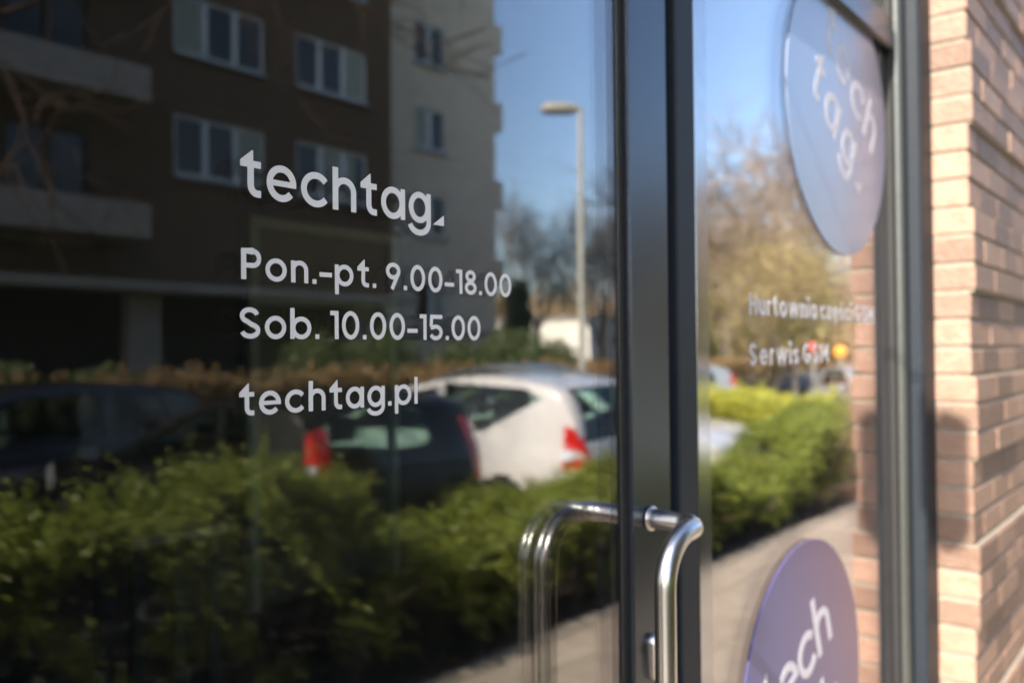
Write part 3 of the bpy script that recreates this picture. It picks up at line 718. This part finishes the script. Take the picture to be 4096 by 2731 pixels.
evergreen(*V(34.6, 28.5), 5.2, 1.5, 1, 'dark evergreen next to the end of the flats')
evergreen(*V(35.6, 29.0), 4.8, 1.4, 2, 'shorter dark evergreen in front of the white building')
evergreen(*V(33.6, 27.3), 5.6, 1.3, 3, 'small dark evergreen hugging the corner of the flats')
evergreen(*V(48.0, 27.0), 7.0, 2.2, 4, 'wide dark evergreen right of the lamp post')
evergreen(*V(45.0, 22.5), 5.0, 1.9, 5, 'squat evergreen beyond the end of the dry hedge')
# far woodland band closing the horizon
P = []
for i in range(420):
    a = rnd.uniform(-.75, .85); d_ = rnd.uniform(75, 110); xx = d_*cos(a*1.0); yy = -d_*abs(sin(a))-2
    P.append(nr.normal(size=(160, 3))*np.array([2.0, 2.0, 1.6]) + np.array([xx, yy, rnd.uniform(.5, 5.5)]))
quads('far_woodland', leaves(np.vstack(P), .33), M['leaf_br'], kind='stuff', label='far brown spring woodland closing the view', cat='woodland')

# ================================================================== STREET LAMP, SIGNS
lp = empty('street_lamp', (*V(16.35, 11.4), GZ), label='tall pale street lamp with a single flat head over the car park', cat='street lamp')
a = MB(); a.tube([(0, 0, 0), (0, 0, 1.2), (0, 0, 7.35)], [.10, .085, .060], 16); a.build('pole', M['pole'], lp)
a = MB(); a.lathe([(.001, 0), (.16, 0), (.16, .05), (.11, .09), (.1, .3)], 'z', (0, 0, 0), 20); a.build('pole_base', M['pole'], lp)
hd = MB(); A = Vector((-.637, -.77, 0)).normalized(); Bv = Vector((-A.y, A.x, 0))
sec = [(0, .06, .06), (.10, .10, .12), (.25, .17, .17), (.62, .18, .17), (.76, .14, .12), (.82, .06, .06)]; vs = []
for t, w_, h_ in sec:
    for k in range(12):
        an = 2*pi*k/12; p = A*t*1.15 + Bv*w_*cos(an) + Vector((0, 0, 7.33 + h_*sin(an)*(1 if sin(an) > 0 else .7))); vs.append(p)
hd.add(vs, [(i*12+k, i*12+(k+1) % 12, (i+1)*12+(k+1) % 12, (i+1)*12+k) for i in range(5) for k in range(12)], True); hd.add(vs[:12], [tuple(range(12))]); hd.add(vs[-12:], [tuple(range(12))[::-1]])
head = hd.build('lamp_head', M['lamp'], lp)
a = MB(); q = A*.5; a.lathe([(.001, -.03), (.10, -.02), (.11, 0)], 'z', (q.x, q.y, 7.265), 16); a.build('lens', M['lens'], head)
def disc_sign(x, y, z, rr, m_, label, cat='sign'):
    o = empty('round_sign', (x, y, GZ), label=label, cat=cat); b = MB(); b.tube([(0, 0, 0), (0, 0, z+rr)], .03, 10); b.build('post', M['pole'], o)
    b = MB(); b.lathe([(.001, -.05), (rr*.9, -.05), (rr, -.04), (rr, -.035), (.001, -.035)], 'x', (0, 0, z), 28); b.build('sign_face', m_, o)
disc_sign(*V(23.6, 8.0), 1.70, .15, M['orange'], 'small orange round sign on a post beyond the cars')
disc_sign(*V(23.0, 8.5), 1.82, .13, M['red'], 'small red round sign on a post beyond the cars')

# ================================================================== CARS (local: rear at y=0, nose at +y, width along x)
def smooth(x): return x*x*(3-2*x)
def interp(P, x):
    if x <= P[0][0]: return P[0][1]
    for (a, b), (c, d) in zip(P, P[1:]):
        if x <= c: return b + (d-b)*((x-a)/(c-a))
    return P[-1][1]
def curve(P):        # smooth (monotone-ish) interpolation via Catmull-Rom sampled table
    xs = [p[0] for p in P]; T = []
    n = len(P)
    for i in range(n-1):
        x0, y0 = P[i]; x1, y1 = P[i+1]; h = x1-x0
        m0 = (y1-P[i-1][1])/(x1-P[i-1][0]) if i else (y1-y0)/h
        m1 = (P[i+2][1]-y0)/(P[i+2][0]-x0) if i < n-2 else (y1-y0)/h
        s_ = (y1-y0)/h; lim = 2.5*abs(s_)
        m0 = max(-lim, min(lim, m0)); m1 = max(-lim, min(lim, m1))
        for k in range(8):
            t = k/8; T.append((x0+t*h, (2*t**3-3*t*t+1)*y0+(t**3-2*t*t+t)*h*m0+(-2*t**3+3*t*t)*y1+(t**3-t*t)*h*m1))
    T.append(P[-1]); return T
def in_poly(x, y, P):
    c = False; j = len(P)-1
    for i in range(len(P)):
        if (P[i][1] > y) != (P[j][1] > y) and x < (P[j][0]-P[i][0])*(y-P[i][1])/(P[j][1]-P[i][1])+P[i][0]: c = not c
        j = i
    return c
def make_car(spec, paint, label, x, y, rz, group=None, z=GZ):
    root = empty('parked_car', (x, y, z), rz, label=label, cat='car', group=group)
    L, Wd = spec['L'], spec['W']; top = curve(spec['top']); belt = curve(spec['belt']); zb = .24
    st = sorted(set([round(L*i/110, 4) for i in range(111)] + [round(.0125*i, 4) for i in range(50)]))
    def wmax(l):
        e = min(l, L-l); k = 1 - .20*max(0, 1-e/.45)**2.6
        return Wd/2*k*(1-.04*max(0, (l-L*.6)/(L*.4)))
    NS, NU, NR = 16, 12, 22
    rows = []; roles = None
    for l in st:
        zt = interp(top, l); b = min(interp(belt, l), zt-.012); w = wmax(l); pts = []; lo = min(zb, b-.05)
        for i in range(NS+1):
            t = i/NS; zz = lo+(b-lo)*t
            pts.append((w*(.93+.07*sin(pi*min(1, .15+t*.8))) , zz))
        hgt = zt-b; tum = spec['tumble']*min(1, hgt/.5)**.8*max(0, hgt)/.5 if hgt < .5 else spec['tumble']*hgt/.5
        wr = max(.2, w - tum*.5 - .02)
        sh = zt - min(.05, hgt*.5)
        for i in range(1, NU+1):
            t = i/NU; pts.append((pts[NS][0]+(wr-pts[NS][0])*t, b+(sh-b)*t))
        for i in range(1, NR//2+1):
            t = i/(NR//2); pts.append((wr*(1-t), sh+(zt-sh)*sqrt(max(0, 1-(1-t)**2.4)) ))
        full = [(-a, c) for a, c in pts] + [(a, c) for a, c in reversed(pts[:-1])]
        rows.append([(a, l, c) for a, c in full])
    n = len(rows[0]); half = NS+NU+NR//2
    # classify faces
    lim_scr = lambda l, z: wmax(l)-.17-max(0, z-.95)*.14
    lim_rear = lambda l, z: wmax(l)-.10-max(0, z-.95)*.34
    F = dict(body=[], side=[], screen=[], rear=[], tail=[], head=[], reverse=[])
    wf, wrr = spec['wheels']
    for i in range(len(st)-1):
        lm = (st[i]+st[i+1])/2
        for k in range(n-1):
            kk = k if k < half else n-2-k
            q = [rows[i][k], rows[i][k+1], rows[i+1][k+1], rows[i+1][k]]
            cx = sum(p[0] for p in q)/4; cz = sum(p[2] for p in q)/4
            idx = (i*n+k, i*n+k+1, (i+1)*n+k+1, (i+1)*n+k)
            role = 'body'
            if kk < NS:
                for wl in (wf, wrr):
                    if (lm-wl)**2+(cz-.30)**2 < .36**2: role = None
            elif kk < NS+NU:
                for P in spec['side_win']:
                    if in_poly(lm, cz, P): role = 'side'
            else:
                a, b = spec['screen']
                if a < lm < b and abs(cx) < lim_scr(lm, cz): role = 'screen'
                a, b = spec['rear_win']
                if a < lm < b and abs(cx) < lim_rear(lm, cz): role = 'rear'
            if role == 'body':
                l0, l1, z0, z1, wi = spec['tail']
                wl_ = wi[1] + (wi[0]-wi[1])*(cz-z0)/(z1-z0)
                if l0 < lm < l1 and z0 < cz < z1 and abs(cx) > Wd/2*wl_: role = 'reverse' if z0+.25*(z1-z0) < cz < z0+.42*(z1-z0) and abs(cx) > Wd/2*(wl_+.1) else 'tail'
                l0, l1, z0, z1 = spec['head']
                if l0 < lm < l1 and z0 < cz < z1 and abs(cx) > Wd/2*.55: role = 'head'
            if role: F[role].append(idx)
    Vs = [p for rw in rows for p in rw]
    # pull the vertices on the outline of each opening onto its true edge
    own = {}
    for rl_, fs in F.items():
        for q in fs:
            for v in q: own.setdefault(v, set()).add(rl_)
    for v, rs in own.items():
        if len(rs) < 2: continue
        x_, l_, z_ = Vs[v]; sg_ = 1 if x_ > 0 else -1
        if 'side' in rs:
            best = None
            for P in spec['side_win']:
                for (a, b), (c, d) in zip(P, P[1:]+P[:1]):
                    t = max(0, min(1, ((l_-a)*(c-a)+(z_-b)*(d-b))/((c-a)**2+(d-b)**2)))
                    q = (a+t*(c-a), b+t*(d-b)); e = (q[0]-l_)**2+(q[1]-z_)**2
                    if best is None or e < best[0]: best = (e, q)
            if best[0] < .05**2: Vs[v] = (x_, best[1][0], best[1][1])
        elif 'rear' in rs or 'screen' in rs:
            L_ = (lim_rear if 'rear' in rs else lim_scr)(l_, z_)
            if abs(abs(x_)-L_) < .09: Vs[v] = (sg_*L_, l_, z_)
        elif 'tail' in rs and 'body' in rs:
            _, l1, z0, z1, wi = spec['tail']; L_ = Wd/2*(wi[1]+(wi[0]-wi[1])*(z_-z0)/(z1-z0))
            c_ = [(abs(z_-z0), (x_, l_, z0)), (abs(z_-z1), (x_, l_, z1)), (abs(l_-l1), (x_, l1, z_)), (abs(abs(x_)-L_), (sg_*L_, l_, z_))]
            c_.sort(key=lambda k: k[0])
            if c_[0][0] < .06: Vs[v] = c_[0][1]
    def sub(name, fs, m_, off=0, caps=False, par=root, sm=True):
        if not fs: return
        used = sorted({i for q in fs for i in q}); mp = {v: i for i, v in enumerate(used)}
        vs = [Vs[i] for i in used]
        if off:
            vs = [(p[0]*(1-off/(Wd/2)) , L/2+(p[1]-L/2)*(1-off/(L/2)), p[2]-off*(1 if p[2] > .8 else 0)) for p in vs]
        mb = MB(); mb.add(vs, [tuple(mp[i] for i in q) for q in fs], sm)
        if caps:
            mb.add([rows[0][k] for k in range(n)], [tuple(range(n))]); mb.add([rows[-1][k] for k in range(n)], [tuple(range(n))[::-1]])
        return mb.build(name, m_, par)
    body = sub('body', F['body'], paint, caps=True)
    sub('lining', [q for q in F['body']+F['tail']+F['head']+F['reverse']], M['liner'], off=.028, par=body)
    for sgn in (-1, 1):
        for P in spec['side_win']:
            sub('side_window', [q for q in F['side'] if Vs[q[0]][0]*sgn > 0 and in_poly(sum(Vs[j][1] for j in q)/4, sum(Vs[j][2] for j in q)/4, P)], M['carglass'])
    sub('windscreen', F['screen'], M['carglass']); sub('rear_window', F['rear'], M['carglass'])
    for nm, key, mm in (('taillight', 'tail', 'redlamp'), ('reversing_light', 'reverse', 'lens'), ('headlight', 'head', 'lens')):
        for sgn in (-1, 1):
            fs = [q for q in F[key] if Vs[q[0]][0]*sgn > 0]
            o = sub(nm, fs, M[mm])
    fl = MB(); fl.box(-Wd/2*.86, Wd/2*.86, .25, L-.25, .2, .26); fl.build('floor_pan', M['liner'], root)
    for wl in (wf, wrr):
        for sgn in (-1, 1):
            xx = sgn*(Wd/2-.115); tw = MB()
            tw.lathe([(.18, -.09), (.29, -.10), (.315, -.07), (.315, .07), (.29, .10), (.18, .09)], 'x', (0, 0, 0), 28)
            wh = empty('wheel', (xx, wl, .315)); wh.parent = root
            tw.build('tyre', M['tyre'], wh)
            rm_ = MB(); rm_.lathe([(.2, -.06), (.2, .06)], 'x', (0, 0, 0), 24); rm_.lathe([(.001, sgn*.07), (.055, sgn*.065), (.06, sgn*.04)], 'x', (0, 0, 0), 16)
            for k in range(5):
                an = 2*pi*k/5; c_, s_ = cos(an), sin(an)
                vs = []
                for rr_, ww in ((.05, .035), (.2, .028)):
                    for dx in (sgn*.055, sgn*.03):
                        for sd_ in (-1, 1): vs.append((dx, rr_*c_ - sd_*ww*s_, rr_*s_ + sd_*ww*c_))
                rm_.add(vs, [(0, 1, 5, 4), (2, 6, 7, 3), (0, 4, 6, 2), (1, 3, 7, 5)])
            rm_.build('rim', M['rim'], wh)
    for sgn in (-1, 1):
        my, mz = spec['mirror']; mo = MB(); vs = []
        w0 = wmax(my)
        for t, s_ in ((0, .55), (.3, 1), (.7, 1), (1, .7)):
            for k in range(10):
                an = 2*pi*k/10; vs.append((sgn*(w0-.02+.20*t), my+.05*cos(an)*s_+.03*t*0, mz+.07*sin(an)*s_))
        mo.add(vs, [(i*10+k, i*10+(k+1) % 10, (i+1)*10+(k+1) % 10, (i+1)*10+k) for i in range(3) for k in range(10)], True)
        mo.add(vs[:10], [tuple(range(10))]); mo.add(vs[-10:], [tuple(range(10))[::-1]])
        mir = mo.build('side_mirror', paint, root)
        mg = MB(); mg.box(sgn*(w0+.10)-.07, sgn*(w0+.10)+.07, my-.056, my-.052, mz-.05, mz+.05); mg.build('mirror_glass', M['lens'], mir)
    for (sx, sy) in ((-.36, L*.50), (.36, L*.50), (-.36, L*.29), (.36, L*.29)):
        se = MB(); se.cbox(sx-.22, sx+.22, sy-.05, sy+.07, .45, 1.02, .03); se.cbox(sx-.11, sx+.11, sy-.06, sy+.03, 1.07, 1.26, .03); se.box(sx-.22, sx+.22, sy+.07, sy+.5, .35, .5)
        se.build('car_seat', M['seat'], root)
    pl = MB(); pl.box(-.26, .26, -.012, -.004, .34, .45)
    pl.build('number_plate', M['plate'], root)
    return root
hatch = dict(L=4.05, W=1.72, tumble=.16, wheels=(3.25, .68), mirror=(2.62, 1.02),
    top=[(0, .58), (.03, .78), (.07, .98), (.16, 1.14), (.30, 1.32), (.45, 1.42), (.9, 1.475), (1.6, 1.50), (2.1, 1.46), (2.45, 1.32), (2.8, 1.10), (3.05, .99), (3.6, .90), (3.9, .76), (4.05, .55)],
    belt=[(0, .60), (.1, .92), (1.0, .95), (2.8, .88), (3.4, .80), (4.05, .50)],
    side_win=[[(.62, 1.12), (.75, 1.36), (1.22, 1.41), (1.22, .99), (.72, 1.03)], [(1.30, .98), (1.30, 1.41), (2.02, 1.38), (2.55, 1.12), (2.62, .95)]],
    screen=(2.08, 2.86), rear_win=(.14, .38), tail=(-.1, .30, .78, 1.30, (.72, .70)), head=(3.62, 4.0, .62, .88))
mpv = dict(L=4.40, W=1.80, tumble=.17, wheels=(3.5, .82), mirror=(2.9, 1.06),
    top=[(0, .60), (.03, .86), (.07, 1.02), (.13, 1.22), (.24, 1.40), (.42, 1.48), (.9, 1.55), (1.3, 1.56), (1.8, 1.51), (2.3, 1.40), (2.8, 1.22), (3.2, 1.06), (3.45, 1.00), (4.0, .88), (4.3, .74), (4.40, .55)],
    belt=[(0, .62), (.12, .96), (1.0, 1.0), (2.8, .93), (3.6, .84), (4.40, .52)],
    side_win=[[(.44, 1.34), (.62, 1.43), (1.60, 1.47), (1.60, 1.02), (1.10, 1.03)], [(1.68, 1.02), (1.68, 1.43), (2.10, 1.36), (2.75, 1.14), (2.95, .99)]],
    screen=(2.2, 3.1), rear_win=(.06, .30), tail=(-.1, .20, .74, 1.15, (.90, .62)), head=(3.95, 4.35, .62, .88))
sedan = dict(L=4.5, W=1.76, tumble=.17, wheels=(3.65, .95), mirror=(2.95, .98),
    top=[(0, .60), (.05, .82), (.15, .96), (.55, 1.02), (.85, 1.12), (1.25, 1.34), (1.6, 1.41), (2.2, 1.43), (2.6, 1.36), (3.0, 1.12), (3.3, .98), (4.0, .88), (4.38, .74), (4.5, .55)],
    belt=[(0, .60), (.15, .88), (1.0, .92), (3.0, .88), (3.7, .80), (4.5, .50)],
    side_win=[[(1.12, 1.0), (1.38, 1.28), (1.9, 1.35), (1.9, .96)], [(1.98, .95), (1.98, 1.36), (2.5, 1.32), (2.95, 1.05), (3.05, .95)]],
    screen=(2.62, 3.2), rear_win=(.82, 1.26), tail=(-.1, .22, .68, .92, (.6, .5)), head=(4.1, 4.45, .62, .86))
hatch2 = dict(hatch)
hatch2['top'] = [(0, .58), (.03, .82), (.06, 1.00), (.12, 1.20), (.22, 1.38), (.36, 1.45), (.8, 1.50), (1.15, 1.48), (1.6, 1.38), (2.1, 1.20), (2.55, 1.04), (3.0, .97), (3.6, .90), (3.9, .76), (4.05, .55)]
hatch2['side_win'] = [[(.60, 1.12), (.72, 1.36), (1.02, 1.41), (1.02, .99), (.72, 1.03)], [(1.10, .98), (1.10, 1.40), (1.45, 1.33), (2.2, 1.06), (2.35, .95)]]
hatch2['screen'] = (1.5, 2.5)
hatch2['tail'] = (-.1, .17, .84, 1.40, (.66, .74)); hatch2['rear_win'] = (.06, .26)
HW = .86
make_car(hatch2, M['paint_black'], 'black hatchback parked rear to the hedge, next to the white people carrier', *V(3.12+HW, 4.12), pi)
make_car(mpv, M['paint_white'], 'silvery white people carrier with dappled shade, parked rear to the hedge', *V(5.82+.90, 4.12), pi)
make_car(sedan, M['paint_white'], 'white saloon parked nose to the hedge, only its bonnet in view', *V(9.30, 4.12+4.5), 0)
make_car(hatch, M['paint_navy'], 'dark navy car standing sideways across the aisle', *V(5.25, 9.2), pi/2)
make_car(hatch, M['paint_silver'], 'silver hatchback in the far row, red tail lamp showing', *V(18.2, 8.6), pi*.75)
make_car(sedan, M['paint_silver'], 'pale grey saloon in the far row beside the silver hatchback', *V(20.8, 7.0), pi*.30)
make_car(mpv, M['paint_grey'], 'dark roofed car in the far row just beyond the white people carrier', *V(12.6, 8.9), pi*.95)

# ================================================================== BLOCK OF FLATS
BY = VY(18.2); GY = VY(20.0)
bd = empty('block_of_flats', (10, BY, 0), label='tall brown and grey block of flats with white windows and concrete balconies', cat='building')
def wall_with_holes(mb, x0, x1, z0, z1, y, th, holes):
    # butt rectangles around axis-aligned openings
    xs = sorted({x0, x1} | {h[0] for h in holes} | {h[1] for h in holes})
    for a, b in zip(xs, xs[1:]):
        hs = sorted([(h[2], h[3]) for h in holes if h[0] <= a+1e-6 and h[1] >= b-1e-6]); z = z0
        for c, d in hs:
            if c > z: mb.box(a, b, y-th, y, z, c)
            z = d
        if z < z1: mb.box(a, b, y-th, y, z, z1)
HT = 27.5
rows_b = [5.74+2.8*k for k in range(-1, 7)]
colsB = [(10.1, 12.5), (13.45, 15.84)]
holes = [(a, b, z, z+1.37) for a, b in colsB for z in rows_b[1:]] + [(a, b, z-.1, z+2.15) for a, b in ((5.0, 6.0), (6.6, 8.2), (-2, -1)) for z in [4.15+2.8*k for k in range(0, 8)]]
wl_ = MB(); wall_with_holes(wl_, -6, 16.74, 3.22, HT, BY, .35, holes)
wl_.box(-6, -5.7, GY-9, BY-.351, 0, HT); wl_.box(16.44, 16.74, GY-.001, BY-.351, 0, HT)
under(wl_.build('wall', M['render_brown'], bd, label='dark brown rendered wall'), bd)
colsG = [(19.4, 20.8)]
holesG = [(19.4, 20.8, z, z+1.35) for z in [5.5+2.8*k for k in range(-1, 7)]]
wg = MB(); wall_with_holes(wg, 16.745, 23.3, 0, HT, GY, .3, holesG); wg.box(23.0, 23.3, GY-12, GY-.301, 0, HT)
under(wg.build('wall', M['render_grey'], bd, label='light grey rendered wing wall'), bd)
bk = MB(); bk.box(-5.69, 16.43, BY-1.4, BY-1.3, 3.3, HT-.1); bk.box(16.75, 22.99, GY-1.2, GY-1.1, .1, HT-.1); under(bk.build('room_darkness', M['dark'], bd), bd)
rf = MB(); rf.box(-6.2, 23.5, GY-12.2, BY+.3, HT+.002, HT+.4); under(rf.build('roof', M['concrete'], bd), bd)
bn = MB(); bn.box(-6, 16.9, BY-.3, BY+.9, 3.02, 3.218); under(bn.build('canopy_band', M['concrete'], bd), bd)
bn = MB(); bn.box(17.0, 23.25, GY+.002, GY+.10, 2.2, 2.42); under(bn.build('plinth_band', M['concrete'], bd), bd)
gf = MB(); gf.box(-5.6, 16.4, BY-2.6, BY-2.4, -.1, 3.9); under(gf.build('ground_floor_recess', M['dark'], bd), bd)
for x in (3.2, 9.05, 15.3):
    p = MB(); p.box(x, x+.72, BY-.35, BY+.02, -.1, 3.015); under(p.build('pillar', M['concrete'], bd), bd)
def window(x0, x1, z0, z1, y, panes, curt=False, fm='white'):
    fw = .07; m_ = MB(); yy0, yy1 = y-.12, y-.05
    m_.box(x0, x0+fw, yy0, yy1, z0, z1); m_.box(x1-fw, x1, yy0, yy1, z0, z1)
    m_.box(x0+fw+.0005, x1-fw-.0005, yy0, yy1, z1-fw, z1); m_.box(x0+fw+.0005, x1-fw-.0005, yy0, yy1, z0, z0+fw)
    for i in range(1, panes):
        c_ = x0+(x1-x0)*i/panes; m_.box(c_-.075, c_+.075, yy0, yy1, z0+fw+.0005, z1-fw-.0005)
    o = m_.build('window', M[fm], bd); under(o, bd)
    g_ = MB(); g_.box(x0+fw, x1-fw, y-.092, y-.086, z0+fw, z1-fw); g_.build('pane', M['winglass'], o)
    s_ = MB(); s_.box(x0-.06, x1+.06, y+.001, y+.14, z0-.10, z0-.055); s_.box(x0, x1, y-.12, y+.0005, z0-.06, z0-.001); s_.build('sill', M['sill'], o)
    if curt:
        c_ = MB(); k = rnd.choice((0, 1, 2)); a = x0+(x1-x0)*k/panes; nn = 14; wv = (x1-x0)/panes*rnd.choice((1, 1.5)) 
        b = min(a+wv, x1-fw); a = max(a, x0+fw)
        vs = []
        for i in range(nn+1):
            xx = a+(b-a)*i/nn; yy = y-.080+.004*(i % 2); vs += [(xx, yy, z0+fw), (xx, yy, z1-fw)]
        c_.add(vs, [(2*i, 2*i+2, 2*i+3, 2*i+1) for i in range(nn)]); c_.build('curtain', M['curtain'], o)
    return o
for j, z in enumerate(rows_b[1:]):
    for i, (a, b) in enumerate(colsB):
        window(a, b, z, z+1.37, BY, 3, curt=(j == 0 or rnd.random() < .4))
for z in [5.5+2.8*k for k in range(-1, 7)]: window(19.4, 20.8, z, z+1.35, GY, 2, curt=True)
for a, b in ((5.0, 6.0), (6.6, 8.2), (-2, -1)):
    for z in [4.15+2.8*k for k in range(0, 7)]: window(a, b, z-.1, z+2.15, BY, 1 if b-a < 1.2 else 2, fm='wood')
for k in range(8):
    z = 4.05+2.8*k
    b_ = MB(); b_.box(2.2, 8.9, BY+.0, BY+1.25, z, z+.16); b_.box(2.2, 8.9, BY+1.17, BY+1.249, z+.161, z+.70); b_.box(8.82, 8.9, BY+.001, BY+1.169, z+.161, z+.70)
    o = b_.build('balcony', M['concrete'], bd); under(o, bd)
    rr_ = MB()
    for zz in (.80, .92, 1.05): rr_.tube([(2.3, BY+1.21, z+zz), (8.86, BY+1.21, z+zz)], .012, 6)
    for q in range(12): xx = 2.3+q*.596; rr_.tube([(xx, BY+1.21, z+.70), (xx, BY+1.21, z+1.05)], .012, 6)
    rr_.build('railing', M['alu'], o)
    # end balconies beyond the grey corner
    zz = 4.0+2.8*k
    e_ = MB(); e_.box(23.301, 23.78, GY-1.6, GY-.05, zz, zz+.15); e_.box(23.70, 23.78, GY-1.6, GY-.05, zz+.151, zz+1.0); e_.box(23.301, 23.699, GY-.13, GY-.05, zz+.151, zz+1.0)
    under(e_.build('balcony', M['render_grey'], bd, label='small balcony on the end of the grey wing'), bd)
# blue name board style lamps are not shown; low white building far away
wb = empty('low_white_building', (*V(61, 42), 0), label='low white two storey building far beyond the street lamp', cat='building')
a = MB(); a.box(-7, 13, -5, 5, 0, 2.1); a.box(-7, 13, -5, 5, 2.9, 4.3)
for i in range(9): a.box(-7+i*2.4, -7+i*2.4+.8, -5, 5, 2.101, 2.899)
a.build('wall', M['facade_white'], wb)
a = MB(); a.box(-6.8, 12.6, -4.7, 4.7, 2.102, 2.898); a.build('window', M['winglass'], wb)
a = MB(); a.box(-7.3, 13.3, -5.3, 5.3, 4.302, 4.5); a.build('roof', M['concrete'], wb)
